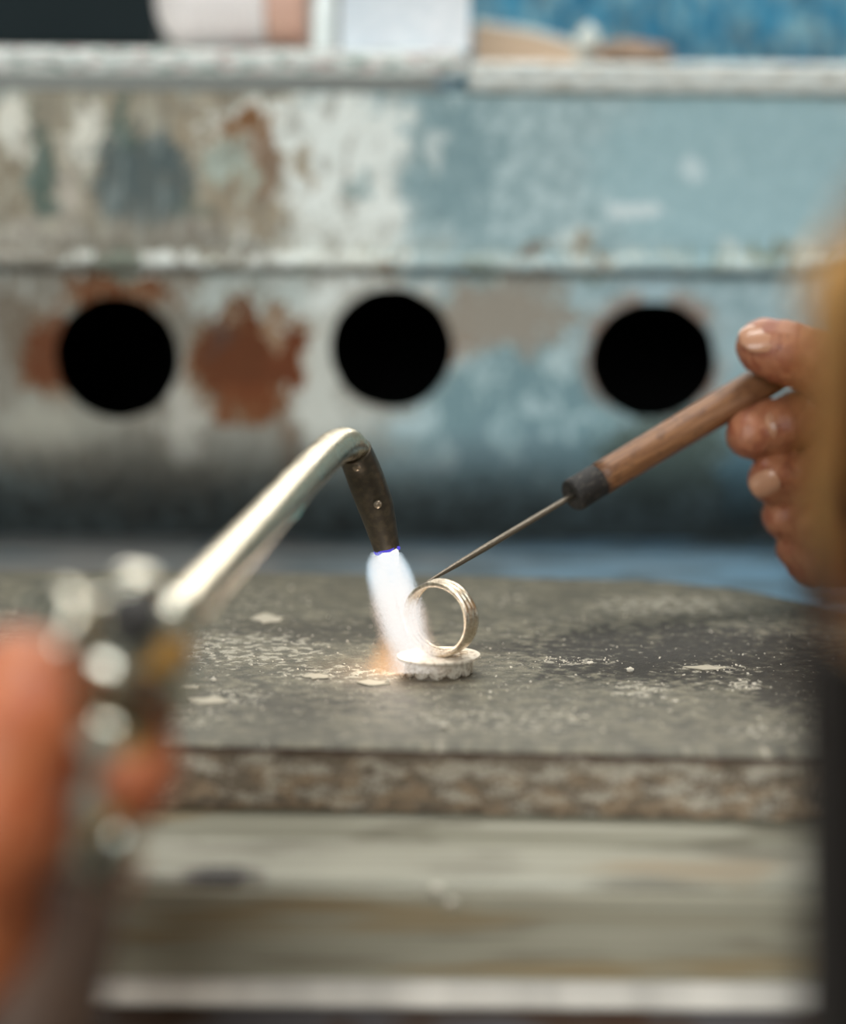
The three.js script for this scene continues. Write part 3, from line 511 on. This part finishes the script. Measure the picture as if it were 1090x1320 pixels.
// ---------------------------------------------------------------- torch
const nickel = std({ color: col(200, 189, 166), metalness: 1, roughness: 0.36, roughnessMap: tex(128, 128, (u, v) => grey(0.8 + 0.3 * fbm(u * 8, v * 20, 4)), false, true) });
const chrome = std({ color: col(214, 210, 194), metalness: 1, roughness: 0.16 });
const burnt = std({ map: tex(256, 256, (u, v) => { const k = fbm(u * 8, v * 10, 5); return mixc([62, 56, 47], [76, 68, 55], sstep(-0.3, 0.5, k)); }, true, true), metalness: 0.6, roughness: 0.42 });
const blackM = std({ color: 0x17140f, roughness: 0.6 });
const hB = at(20, 1400, 0.368), hT = at(142, 905, 0.402);    // handle axis, foot and top
const torch = thing('torch', 'nickel-plated soldering torch with a bent tube and burnt nozzle', 'torch', hB.clone());
const headDir = hT.clone().sub(hB).normalize();
const tubeR = 4.4 * mm;
{
  const Lh = hT.distanceTo(hB);
  part('grip', rel(lathe([[1e-5, 0], [0.0088, 0], [0.0104, 0.002], [0.0108, Lh * 0.2], [0.0104, Lh * 0.44], [0.0092, Lh * 0.47], [1e-5, Lh * 0.47]], hB, hT), torch), std({ map: tex(128, 256, (u, v) => { const k = fbm(u * 8, v * 3, 4); return mixc([66, 48, 36], [88, 64, 46], sstep(-0.3, 0.4, k)); }), roughness: 0.6 }), torch, 'dark brown wooden grip');
  part('shank', rel(lathe([[1e-5, Lh * 0.47], [0.0092, Lh * 0.47], [0.0092, Lh * 0.55], [0.0106, Lh * 0.58], [0.0106, Lh * 0.66], [0.0092, Lh * 0.69], [0.0098, Lh * 0.74], [0.0104, Lh - 0.012], [0.0086, Lh - 0.009], [0.0086, Lh - 0.002], [1e-5, Lh]], hB, hT), torch), chrome, torch);
  const h2 = hT.clone().addScaledVector(headDir, 0.017), s0 = hT.clone().addScaledVector(headDir, -0.0025);
  part('valve_block', rel(lathe([[1e-5, 0], [0.0105, 0], [0.0128, 0.002], [0.0134, 0.005], [0.0134, 0.012], [0.0122, 0.0165], [0.0085, 0.0195], [1e-5, 0.0205]], s0, h2), torch), chrome, torch);
  // fluted knob at the left, small one on top
  const k0 = at(112, 828, 0.397), k1 = at(46, 798, 0.390), kn = new THREE.LatheGeometry([[1e-5, 0], [0.0035, 0], [0.0035, 0.0015], [0.0062, 0.002], [0.0072, 0.0032], [0.0074, 0.0075], [0.0064, 0.0092], [0.003, 0.0098], [1e-5, 0.0098]].map(([x, y]) => new THREE.Vector2(x, y)), 72);
  { const p = kn.attributes.position; for (let i = 0; i < p.count; i++) { const x = p.getX(i), z = p.getZ(i), r = Math.hypot(x, z); if (r > 0.0055) { const k = 1 + 0.05 * Math.cos(Math.atan2(z, x) * 14); p.setX(i, x * k); p.setZ(i, z * k); } } kn.computeVertexNormals(); }
  kn.applyQuaternion(new THREE.Quaternion().setFromUnitVectors(V(0, 1, 0), k1.clone().sub(k0).normalize())).translate(k0.x, k0.y, k0.z);
  part('valve_knob', rel(kn, torch), chrome, torch);
  const c0 = at(165, 815, 0.408), c1 = at(182, 742, 0.415);
  part('top_screw', rel(lathe([[1e-5, 0], [0.0036, 0], [0.0036, 0.006], [0.0054, 0.0066], [0.0058, 0.008], [0.0054, 0.0102], [0.003, 0.0112], [1e-5, 0.0114]], c0, c1), torch), chrome, torch);
  const d0 = at(172, 806, 0.396), d1 = at(170, 776, 0.392);
  part('screw_hole', rel(lathe([[1e-5, 0], [0.005, 0], [0.0052, 0.003], [0.0044, 0.0048], [1e-5, 0.0052]], d0, d1), torch), blackM, torch, 'black recess beside the top screw');
  // tube
  const T0 = at(196, 829, 0.433), T1 = at(415, 592, 0.565);
  const along = T1.clone().sub(T0).normalize();
  part('tube', rel(sweep([T0, T0.clone().lerp(T1, 0.5), T1, at(436, 575, 0.579), at(449, 573.5, 0.5845), at(458, 584, 0.5885)], [tubeR, tubeR, tubeR, tubeR, tubeR, tubeR * 1.0, tubeR * 0.97], 120, 36), torch), nickel, torch);
  part('nozzle', rel(sweep([at(456, 581, 0.5875), at(464.5, 600, 0.591), at(474, 625, 0.5935), at(483.5, 651, 0.596), at(491, 678, 0.598), at(498, 706, 0.6)], [tubeR * 1.01, tubeR * 1.05, tubeR * 1.08, tubeR * 1.06, tubeR * 0.92, 3.4 * mm], 80, 36), torch), burnt, torch, 'burnt dark brown nozzle');
  for (const [u, v, d] of [[459.5, 602, 0.5858], [486.5, 650, 0.5909]]) { const p = at(u, v, d); part('dimple_glint', rel(lathe([[1e-5, 0], [0.0010, 0.00004], [0.00105, 0.0002], [0.0007, 0.0006], [1e-5, 0.0008]], p, camera.position, 20), torch), std({ color: col(150, 136, 118), metalness: 0.7, roughness: 0.35 }), torch, 'pale dot put in for the glint of a dimple on the nozzle'); }  // raised pale dots standing in for the glints of two dimples
  for (const [t, r, w] of [[0.0, 6.2, 7], [0.075, 5.7, 6]]) { const p = T0.clone().lerp(T1, t), q = p.clone().add(along); const R = r * mm, L = w * mm; part('tube_nut', rel(lathe([[tubeR * 0.9, 0], [R * 0.9, 0], [R, L * 0.18], [R * 1.03, L * 0.5], [R, L * 0.82], [R * 0.9, L], [tubeR * 0.9, L]], p, q), torch), chrome, torch); }
  const joint = at(150, 868, 0.405);
  part('neck', rel(sweep([joint, at(172, 850, 0.42), T0.clone().addScaledVector(along, 0.002)], [0.0062, 0.006, 0.0052], 30, 24), torch), chrome, torch);
  // turquoise reflection on the underside of the tube, put in as a coloured sliver
  const m0 = at(368, 674, 0.5335), m1 = at(391, 650, 0.549), tq = sweep([m0, m0.clone().lerp(m1, 0.5), m1], [0.0006, 0.0012, 0.0006], 12, 12);
  part('turquoise_glint', rel(tq, torch), std({ color: col(96, 206, 206), roughness: 0.35 }), torch, 'turquoise glint on the underside of the tube, added as a coloured sliver');
}

// ---------------------------------------------------------------- flame
const mouth = at(498, 707, 0.6);
const flame = thing('flame', 'white gas flame blowing from the torch nozzle down onto the ring', 'flame', mouth.clone());
{
  const rows = [[704, 497.5, 15], [714, 498, 21], [726, 499, 26.5], [745, 503, 31], [780, 512, 35.5], [815, 521, 37], [840, 530, 39], [856, 536, 46], [866, 538, 52]];
  const rowAt = (v) => { let i = 0; while (i < rows.length - 2 && v > rows[i + 1][0]) i++; const t = clamp((v - rows[i][0]) / (rows[i + 1][0] - rows[i][0])); return [lerp(rows[i][1], rows[i + 1][1], t), lerp(rows[i][2], rows[i + 1][2], t)]; };
  const r = rng(77), lin = (c) => { const k = col(...c); return [k.r, k.g, k.b]; };
  const whiteC = lin([255, 252, 248]).map((k) => k * 1.08), blueC = lin([206, 230, 244]), pinkC = lin([246, 216, 196]), orangeC = lin([240, 186, 136]);
  const N = 720000, pos = new Float32Array(N * 9), colr = new Float32Array(N * 9); let n = 0;
  const cr = (s, dv, du) => V(dv, du, s);
  const put = (p, c, s) => {
    for (let k = 0; k < 3; k++) { let x, y, z; x = r() - 0.5; y = r() - 0.5; z = r() - 0.5; const l = s / Math.hypot(x, y, z); const o = n * 9 + k * 3; pos[o] = p.x + x * l; pos[o + 1] = p.y + y * l; pos[o + 2] = p.z + z * l; colr[o] = c[0]; colr[o + 1] = c[1]; colr[o + 2] = c[2]; }
    n++;
  };
  const pxm = 0.6 / F;
  let guard = 0;
  while (n < N * 0.915 && guard++ < 1e7) {
    const v = 712 + 156 * Math.pow(r(), 1.0), [c, R] = rowAt(v), a = r() * Math.PI * 2, q = Math.sqrt(r()) * 1.12;
    const low = sstep(760, 860, v), soft = lerp(0.3, 0.75, sstep(715, 840, v));
    let keep = sstep(1.12, 1.12 - soft * 1.35, q) * lerp(1, 0.6, sstep(840, 868, v));
    if (r() > keep) continue;
    const wob = 1.5 * n2(v * 0.02, a), du = Math.cos(a) * q * R + wob, dz = Math.sin(a) * q * R;
    if (v < 742 && r() > lerp(0.1, 1, sstep(706, 744, v)) + 0.12 * sstep(0.6, 1, q)) continue;
    const p = at(c + du, v, 0.6 - 0.0125 * sstep(708, 820, v) + dz * pxm); if (p.y < 0.0004) continue;
    const edge = 0.95 * sstep(0.6, 1.05, q), hue = v < 790 ? mixc(blueC, pinkC, sstep(740, 800, v)) : mixc(pinkC, orangeC, 0.95 * sstep(795, 850, v));
    put(p, mixc(whiteC, hue, edge), 0.064 * mm);
  }
  guard = 0;
  while (n < N && guard++ < 4e6) {                             // orange tongue spreading over the slab at the left
    const x = r() * 2 - 1, y = r(), z = r() * 2 - 1; if (r() > sstep(1, 0.1, Math.hypot(x, y * 0.9, z))) continue;
    const b = onY(503, 868, 0), p = V(b.x + x * 7.6 * mm, 0.0003 + y * 11 * mm, b.z + z * 6 * mm);
    put(p, mixc(orangeC, pinkC, sstep(0.6, 1, y)), 0.058 * mm);
  }
  const g = new THREE.BufferGeometry(); g.setAttribute('position', new THREE.BufferAttribute(pos.subarray(0, n * 9), 3)); g.setAttribute('color', new THREE.BufferAttribute(colr.subarray(0, n * 9), 3)); g.computeVertexNormals();
  const plume = part('plume', rel(g, flame), new THREE.MeshBasicMaterial({ vertexColors: true, side: THREE.DoubleSide }), flame); plume.userData.kind = 'stuff'; plume.castShadow = plume.receiveShadow = false;
  const tip = at(507, 738, 0.6), L = tip.distanceTo(mouth), pr = [[2.75, 0], [2.85, 0.08], [2.8, 0.3], [2.4, 0.55], [1.8, 0.75], [1.1, 0.9], [0.5, 0.97], [0.001, 1]].map(([q, t]) => [q * mm, t * L]);
  const cone = part('inner_cone', rel(lathe(pr, mouth, tip, 40), flame), new THREE.MeshBasicMaterial({ color: 0xffffff }), flame, 'bright white inner cone'); cone.castShadow = false;
  const rim = new THREE.TorusGeometry(3.0 * mm, 0.48 * mm, 12, 60); { const p = rim.attributes.position; for (let i = 0; i < p.count; i++) { const a = Math.atan2(p.getY(i), p.getX(i)); p.setZ(i, p.getZ(i) + 0.22 * mm * Math.sin(a * 5) + 0.12 * mm * Math.sin(a * 3 + 1)); } }
  rim.applyQuaternion(new THREE.Quaternion().setFromUnitVectors(V(0, 0, 1), tip.clone().sub(mouth).normalize())).translate(mouth.x, mouth.y, mouth.z).translate(...tip.clone().sub(mouth).normalize().multiplyScalar(0.00045).toArray());
  const rm = part('blue_rim', rel(rim, flame), new THREE.MeshBasicMaterial({ color: col(92, 84, 214) }), flame, 'violet blue rim at the nozzle mouth'); rm.castShadow = false;
  const l = new THREE.PointLight(new THREE.Color().setRGB(...LIGHTS.flame.color), LIGHTS.flame.power); l.name = 'flame_light'; l.shadow.radius = 0.2; l.castShadow = true;
  l.position.copy(at(520, 805, 0.595).sub(mouth)); flame.add(l);
}

// ---------------------------------------------------------------- soldering pick
{
  const tip = at(551, 750, 0.598), m = at(736, 640, 0.628), h = at(771, 619, 0.632), e = at(1040, 459, 0.661);
  const pick = thing('soldering_pick', 'soldering pick with a thin steel point and round wooden handle', 'pick', m.clone());
  const wood = std({ map: tex(256, 512, (u, v) => { const g = fbm(u * 16, v * 3, 4), k = fbm(u * 5, v * 10, 4); let c = mixc([140, 98, 64], [118, 78, 48], sstep(-0.3, 0.4, g)); c = mixc(c, [92, 60, 38], 0.5 * sstep(0.05, 0.5, k)); c = mixc(c, [76, 52, 36], 0.75 * sstep(0.5, 0.95, v)); return mixc(c, [60, 42, 32], 0.9 * sstep(0.1, 0.0, v + 0.08 * k)); }), roughness: 0.5 });
  part('needle', rel(sweep([tip, tip.clone().lerp(m, 0.25), tip.clone().lerp(m, 0.6), m.clone().lerp(h, 0.1)], [0.35 * mm, 0.75 * mm, 0.95 * mm, 0.85 * mm, 0.75 * mm], 40, 16), pick), std({ color: col(112, 104, 92), metalness: 0.7, roughness: 0.4 }), pick);
  const Lf = m.distanceTo(h), R = 4.7 * mm;
  part('ferrule', rel(lathe([[0.0006, 0.0012], [0.0018, 0.0004], [R * 0.86, 0], [R * 0.97, 0.0006], [R * 1.0, 0.0016], [R * 0.985, 0.003], [R * 0.98, Lf], [0.001, Lf]], m, h), pick), std({ map: tex(128, 128, (u, v) => { const k = fbm(u * 10, v * 8, 4); return mixc([26, 24, 22], [62, 56, 50], sstep(0, 0.5, k)); }), roughness: 0.7 }), pick, 'charred black front end of the handle');
  const Lw = h.distanceTo(e); const pr = [[0.001, 0]]; for (let i = 0; i <= 20; i++) pr.push([R * (0.985 + 0.06 * sstep(0.1, 0.8, i / 20)), Lw * i / 20]); pr.push([1e-5, Lw]);
  part('handle', rel(lathe(pr, h, e, 40), pick), wood, pick);
}

// ---------------------------------------------------------------- hands
function skin(seed, base, red, dark) {
  return new THREE.MeshPhysicalMaterial({ map: tex(256, 256, (u, v) => { const k = fbm(u * 8 + seed, v * 8, 5), q = fbm(u * 30 + seed, v * 30, 3); let c = mixc(base, red, sstep(-0.3, 0.45, k)); c = mixc(c, dark, 0.3 * sstep(0.1, 0.6, fbm(u * 12 - seed, v * 12, 4))); return c.map((x) => x + 6 * q); }, true, true), roughness: 0.5 });
}
const skinUV = (g) => planarUV(g, (x, y, z) => x * 18 + z * 9, (x, y, z) => y * 18 + z * 7);
function nailPlate(centre, toward, up, w, l, material, parent) {       // curved plate: 'toward' = outward normal, 'up' = direction of the finger tip
  const n = toward.clone().normalize(), t = up.clone().addScaledVector(n, -up.dot(n)).normalize(), s = new THREE.Vector3().crossVectors(t, n), pos = [], idx = [], A = 12, B = 10, R = w * 0.72;
  for (const lift of [0, 0.0005]) for (let i = 0; i <= A; i++) for (let j = 0; j <= B; j++) {
    const x = i / A * 2 - 1, y = j / B * 2 - 1, wx = x * (1 - 0.5 * y ** 4 - 0.12 * y * y), q = wx * w / 2 / R;
    const p = centre.clone().addScaledVector(s, Math.sin(q) * R).addScaledVector(n, (Math.cos(q) - 1) * R - 0.06 * l * y * y + lift - (Math.abs(x) === 1 || Math.abs(y) === 1 ? lift * 0.7 : 0)).addScaledVector(t, y * l / 2);
    pos.push(p.x, p.y, p.z);
  }
  const M = (A + 1) * (B + 1);
  for (let i = 0; i < A; i++) for (let j = 0; j < B; j++) { const a = i * (B + 1) + j, b = a + B + 1; idx.push(M + a, M + a + 1, M + b, M + b, M + a + 1, M + b + 1, a, b, a + 1, b, b + 1, a + 1); }
  const ringE = []; for (let j = 0; j <= B; j++) ringE.push(j); for (let i = 1; i <= A; i++) ringE.push(i * (B + 1) + B); for (let j = B - 1; j >= 0; j--) ringE.push(A * (B + 1) + j); for (let i = A - 1; i >= 0; i--) ringE.push(i * (B + 1));
  for (let k = 0; k + 1 < ringE.length; k++) { const a = ringE[k], b = ringE[k + 1]; idx.push(a, b, M + a, b, M + b, M + a); }
  const g = new THREE.BufferGeometry(); g.setAttribute('position', new THREE.Float32BufferAttribute(pos, 3)); g.setIndex(idx); g.computeVertexNormals();
  return part('nail', rel(g, parent), material, parent);
}
// right hand: thumb above the handle, fingers curled below it
{
  const skinR = skin(4, [160, 104, 74], [140, 80, 56], [104, 62, 46]);
  const hand = thing('hand', 'hand in an ochre sleeve pinching the wooden handle of the pick', 'hand', at(1120, 600, 0.66));
  const q = (u, v, d, r) => [at(u, v, d), r * mm];
  const g = flesh([
    { pts: [q(985, 447, 0.645, 7.9), q(1015, 455, 0.644, 8.0), q(1050, 466, 0.646, 8.2), q(1100, 490, 0.652, 10.5), q(1150, 540, 0.665, 13)], k: 0.004 },          // thumb
    { pts: [q(968, 560, 0.646, 7.0), q(990, 553, 0.651, 7.6), q(1030, 540, 0.660, 7.6), q(1085, 520, 0.675, 8.2), q(1140, 530, 0.685, 9)], k: 0.003 },             // index
    { pts: [q(995, 618, 0.650, 6.8), q(1016, 622, 0.655, 7.6), q(1060, 612, 0.664, 7.8), q(1110, 585, 0.680, 8.4), q(1160, 580, 0.688, 9)], k: 0.003 },            // middle
    { pts: [q(1012, 664, 0.656, 6.6), q(1034, 674, 0.659, 7.6), q(1070, 668, 0.666, 7.8), q(1120, 640, 0.680, 8.2), q(1165, 620, 0.688, 9)], k: 0.003 },           // ring finger
    { pts: [q(1028, 706, 0.660, 6.2), q(1050, 722, 0.662, 7.0), q(1085, 716, 0.668, 7.2), q(1130, 690, 0.678, 7.6), q(1165, 660, 0.686, 8.5)], k: 0.003 },         // little finger
    { root: true, pts: [q(1150, 545, 0.672, 13), q(1165, 600, 0.675, 15), q(1160, 650, 0.675, 13)], k: 0.006 },
    { root: true, pts: [q(1165, 595, 0.672, 15), q(1230, 610, 0.655, 20), q(1290, 620, 0.62, 21)], k: 0.008 },
  ], 1.5 * mm);
  part('skin', rel(skinUV(g), hand), skinR, hand);
  const nailM = new THREE.MeshPhysicalMaterial({ color: col(176, 130, 102), roughness: 0.3, clearcoat: 0.2 });
  nailPlate(at(986, 429, 0.6384), V(-0.12, 0.74, 0.68), V(-1, -0.1, 0.0), 11.5 * mm, 14 * mm, nailM, hand);
  nailPlate(at(1004, 547, 0.6438), V(0.72, 0.3, 0.62), V(-0.3, -0.1, 1), 9 * mm, 10 * mm, nailM, hand);
  nailPlate(at(985, 625, 0.6433), V(-0.35, -0.2, 0.9), V(-0.8, -0.5, -0.2), 8 * mm, 9 * mm, nailM, hand);
  // sleeve: wide ochre cloth from the wrist towards the camera
  const sp = [], si = [], su = [], rows = 70, cols = 72;
  const path = new THREE.CatmullRomCurve3([at(1240, 585, 0.62), at(1325, 570, 0.52), at(1390, 545, 0.42), at(1444, 530, 0.325), at(1610, 545, 0.24)]);
  for (let i = 0; i <= rows; i++) {
    const t = i / rows, p = path.getPoint(t), tan = path.getTangent(t), s = new THREE.Vector3().crossVectors(tan, V(0, 1, 0)).normalize(), up = new THREE.Vector3().crossVectors(s, tan).normalize();
    for (let j = 0; j <= cols; j++) {
      const a = j / cols * Math.PI * 2, f = 1 + 0.05 * Math.sin(t * 34 + 2 * Math.sin(a * 2)) * (0.5 + 0.5 * Math.sin(a + t * 5)) + 0.05 * n3(Math.cos(a) * 1.5, Math.sin(a) * 1.5, t * 8), rr = lerp(0.030, 0.044, sstep(0, 0.6, t)) * f;
      const o = p.clone().addScaledVector(s, Math.sign(Math.cos(a)) * Math.abs(Math.cos(a)) ** 0.6 * rr).addScaledVector(up, Math.sign(Math.sin(a)) * Math.abs(Math.sin(a)) ** 0.6 * rr * 0.74); sp.push(o.x, o.y, o.z); su.push(j / cols * 8, t * 12);
    }
  }
  for (let i = 0; i < rows; i++) for (let j = 0; j < cols; j++) { const a = i * (cols + 1) + j, b = a + cols + 1; si.push(a, b, a + 1, b, b + 1, a + 1); }
  const sg = new THREE.BufferGeometry(); sg.setAttribute('position', new THREE.Float32BufferAttribute(sp, 3)); sg.setAttribute('uv', new THREE.Float32BufferAttribute(su, 2)); sg.setIndex(si); sg.computeVertexNormals();
  part('sleeve', rel(sg, hand), std({ map: tex(128, 128, (u, v) => { const k = fbm(u * 6, v * 6, 4); return [226 + 18 * k, 172 + 18 * k, 92 + 14 * k]; }, true, true), roughness: 0.95, side: THREE.DoubleSide }), hand, 'ochre cloth sleeve, blurred at the right edge');
}
{
  const ap = thing('apron', 'added dark brown cloth standing in for the shade under the ochre sleeve in the lower right corner', 'apron', at(1100, 1250, 0.32)), A = 50, B = 50, hem = [];
  const cloth = std({ color: col(48, 40, 34), roughness: 0.95, side: THREE.DoubleSide });  // dark cloth added to stand in for the shaded underside of the sleeve
  const sheet = (fn) => {
    const pos = [], idx = [], M = (A + 1) * (B + 1);
    for (const face of [0, 1]) for (let i = 0; i <= A; i++) for (let j = 0; j <= B; j++) { const p = fn(i / A, j / B, face); pos.push(p.x, p.y, p.z); }
    for (let i = 0; i < A; i++) for (let j = 0; j < B; j++) { const a = i * (B + 1) + j, b = a + B + 1; idx.push(a, b, a + 1, b, b + 1, a + 1, M + a, M + a + 1, M + b, M + b, M + a + 1, M + b + 1); }
    const g = new THREE.BufferGeometry(); g.setAttribute('position', new THREE.Float32BufferAttribute(pos, 3)); g.setIndex(idx); g.computeVertexNormals(); return g;
  };
  // a side fall along the sleeve, and a front fall that turns away under the sleeve
  const fall = (t, w) => { const top = at(lerp(1034, 1068, t), 630, lerp(0.345, 0.235, t)); return V(top.x + 0.0018 * Math.sin(t * 17 + w * 2) * (0.3 + w) + 0.0065 * w, top.y - 0.16 * w, top.z); };
  part('side_fall', rel(sheet((t, w, f) => fall(t, w).add(V(f * 0.0016, 0, 0))), ap), cloth, ap);
  part('front_fall', rel(sheet((t, w, f) => { const a = fall(0, lerp(0.165, 1, w)); return a.add(V(t * 0.07, 0, -0.003 * Math.sin(t * 20 + w) * t - f * 0.0016)); }), ap), cloth, ap);
  for (let k = 0; k <= 10; k++) hem.push(fall(0, k / 10).add(V(0.0008, 0, -0.0006)));
  part('hem', rel(sweep(hem, [0.0016, 0.0016], 40, 10), ap), std({ color: col(44, 36, 31), roughness: 0.95 }), ap);
}
// left hand round the torch handle
{
  const skinL = skin(40, [196, 116, 72], [178, 92, 54], [138, 74, 46]);
  const hand = thing('hand', 'blurred hand gripping the handle of the nickel torch at the left', 'hand', at(-60, 1200, 0.4));
  const q = (u, v, d, r) => [at(u, v, d), r * mm];
  const g = flesh([
    { pts: [q(26, 880, 0.372, 8.6), q(10, 960, 0.364, 10.0), q(-20, 1070, 0.360, 10.6), q(-60, 1200, 0.372, 13), q(-90, 1300, 0.385, 16)], k: 0.005 },              // thumb along the handle
    { pts: [q(152, 1022, 0.391, 7.4), q(170, 988, 0.405, 7.8), q(152, 958, 0.423, 8.2), q(66, 965, 0.436, 8.4), q(-20, 1010, 0.436, 9.6), q(-110, 1070, 0.42, 11)], k: 0.003 },
    { pts: [q(98, 1138, 0.386, 7.0), q(122, 1110, 0.400, 7.6), q(112, 1084, 0.416, 8.2), q(40, 1090, 0.430, 8.6), q(-40, 1120, 0.430, 9.8), q(-115, 1150, 0.415, 11)], k: 0.003 },
    { pts: [q(52, 1244, 0.378, 7.4), q(80, 1222, 0.391, 7.8), q(74, 1198, 0.408, 8.2), q(14, 1210, 0.422, 8.4), q(-50, 1232, 0.424, 9.4), q(-115, 1246, 0.41, 11)], k: 0.003 },
    { pts: [q(30, 1350, 0.372, 6.8), q(56, 1330, 0.384, 7.0), q(50, 1310, 0.399, 7.2), q(-6, 1320, 0.414, 7.6), q(-60, 1334, 0.416, 8.6), q(-115, 1338, 0.405, 10)], k: 0.003 },
    { root: true, pts: [q(-112, 1080, 0.415, 13), q(-118, 1205, 0.405, 15), q(-112, 1335, 0.398, 14)], k: 0.006 },
    { root: true, pts: [q(-115, 1235, 0.40, 17), q(-210, 1420, 0.38, 22), q(-350, 1600, 0.35, 25)], k: 0.01 },
  ], 2.2 * mm);
  part('skin', rel(skinUV(g), hand), skinL, hand);
  const nm = new THREE.MeshPhysicalMaterial({ color: col(190, 122, 92), roughness: 0.4 });
  nailPlate(at(14, 896, 0.3636), V(-0.6, 0.1, 0.8), V(0.1, 1, -0.1), 11 * mm, 13 * mm, nm, hand);
}

// ---------------------------------------------------------------- crumbs and flakes on slab and bench
const chalk = std({ color: col(214, 206, 190), roughness: 0.85 }), ash = std({ color: col(186, 178, 160), roughness: 0.9 });
const crumbs = [
  [812, 866, 1.5, 1.3, 'largest pale crumb lying on the slab right of the ring', 3],
  [275, 878, 1.0, 0.9, 'tiny pale round bead on the slab at far left beside the torch', 4],
  [760, 856, 1.3, 0.7, 'small pale crumb on the slab between ring and largest crumb', 5],
  [572, 938, 1.6, 1.3, 'soft pale crumb near the front edge of the slab below the ring', 6],
  [972, 884, 1.0, 0.9, 'pale crumb at the far right of the slab near the sleeve', 7],
  [870, 905, 1.1, 0.6, 'pale chip in front of the scuffed white patch on the slab', 8],
];
for (const [u, v, w, h, label, seed] of crumbs) own('crumb', label, 'crumb', lump(w * 0.5 * mm * 1.2, h * 0.5 * mm, w * 0.5 * mm, seed, 0.35, 3), chalk, onY(u, v, 0).add(V(0, h * 0.42 * mm, 0)), 'pale crumbs scattered on the slab');
function flake(rx, rz, seed) {
  const n = 14, sh = new THREE.Shape(); for (let i = 0; i <= n; i++) { const a = i / n * Math.PI * 2, k = 1 + 0.45 * n2(Math.cos(a) * 1.4 + seed * 5, Math.sin(a) * 1.4); const x = Math.cos(a) * rx * k, y = Math.sin(a) * rz * k; i ? sh.lineTo(x, y) : sh.moveTo(x, y); }
  return new THREE.ExtrudeGeometry(sh, { depth: 0.15 * mm, bevelSize: 0.06 * mm, bevelThickness: 0.06 * mm, bevelSegments: 1 }).rotateX(-Math.PI / 2);
}
for (const [u, v, rx, rz, label, seed] of [
  [407, 873, 2.9, 2.2, 'thin pale flake lying on the slab left of the flame', 2],
  [247, 887, 2.2, 1.6, 'thin pale flake at the left end of the slab near the torch', 3],
  [268, 904, 4.0, 2.6, 'broad pale flake on the slab just right of the blurred hand', 4],
  [480, 881, 3.6, 2.2, 'pale flake on the slab beside the orange foot of the flame', 5],
  [345, 799, 4.2, 5.0, 'blurred pale flake at the back left of the slab below the tube', 6],
  [910, 862, 4.6, 1.8, 'long pale flake on the painted shadow of the hand on the slab', 7]]) own('flake', label, 'flake', flake(rx * mm, rz * mm, seed), ash, onY(u, v, 0).add(V(0, 0.15 * mm, 0)), 'pale flakes on the slab');
{
  const r = rng(9), gs = [lump(0.22 * mm, 0.16 * mm, 0.22 * mm, 1, 0.4, 1), lump(0.3 * mm, 0.14 * mm, 0.24 * mm, 2, 0.4, 1)], N = 900;
  const d = new THREE.InstancedMesh(gs[0], chalk, N), m = new THREE.Matrix4(), e = new THREE.Euler(); d.name = 'grit';
  for (let i = 0; i < N; i++) {
    let x, z; if (i < 520) { const [sx, sz, rx, rz] = spotsOnTop[Math.floor(r() * spotsOnTop.length)]; x = sx + (r() + r() - 1) * rx; z = sz + (r() + r() - 1) * rz; } else { x = lerp(SL.x0 + 0.004, SL.x1 - 0.006, r()); z = lerp(-0.07, 0.055, r()); }
    z = Math.min(z, frontZ(x) - 0.002); x = clamp(x, SL.x0 + 0.004, SL.x1 - 0.004); const s = 0.4 + 1.1 * r() * r();
    m.compose(V(x, 0.0001, z), new THREE.Quaternion().setFromEuler(e.set(r() * 0.4, r() * 6, r() * 0.4)), V(s * (1 + r()), s, s)); d.setMatrixAt(i, m);
  }
  d.userData = { label: 'fine pale grit strewn over the top of the slab', category: 'grit', kind: 'stuff' }; d.castShadow = d.receiveShadow = true; scene.add(d);
}

renderer.render(scene, camera);
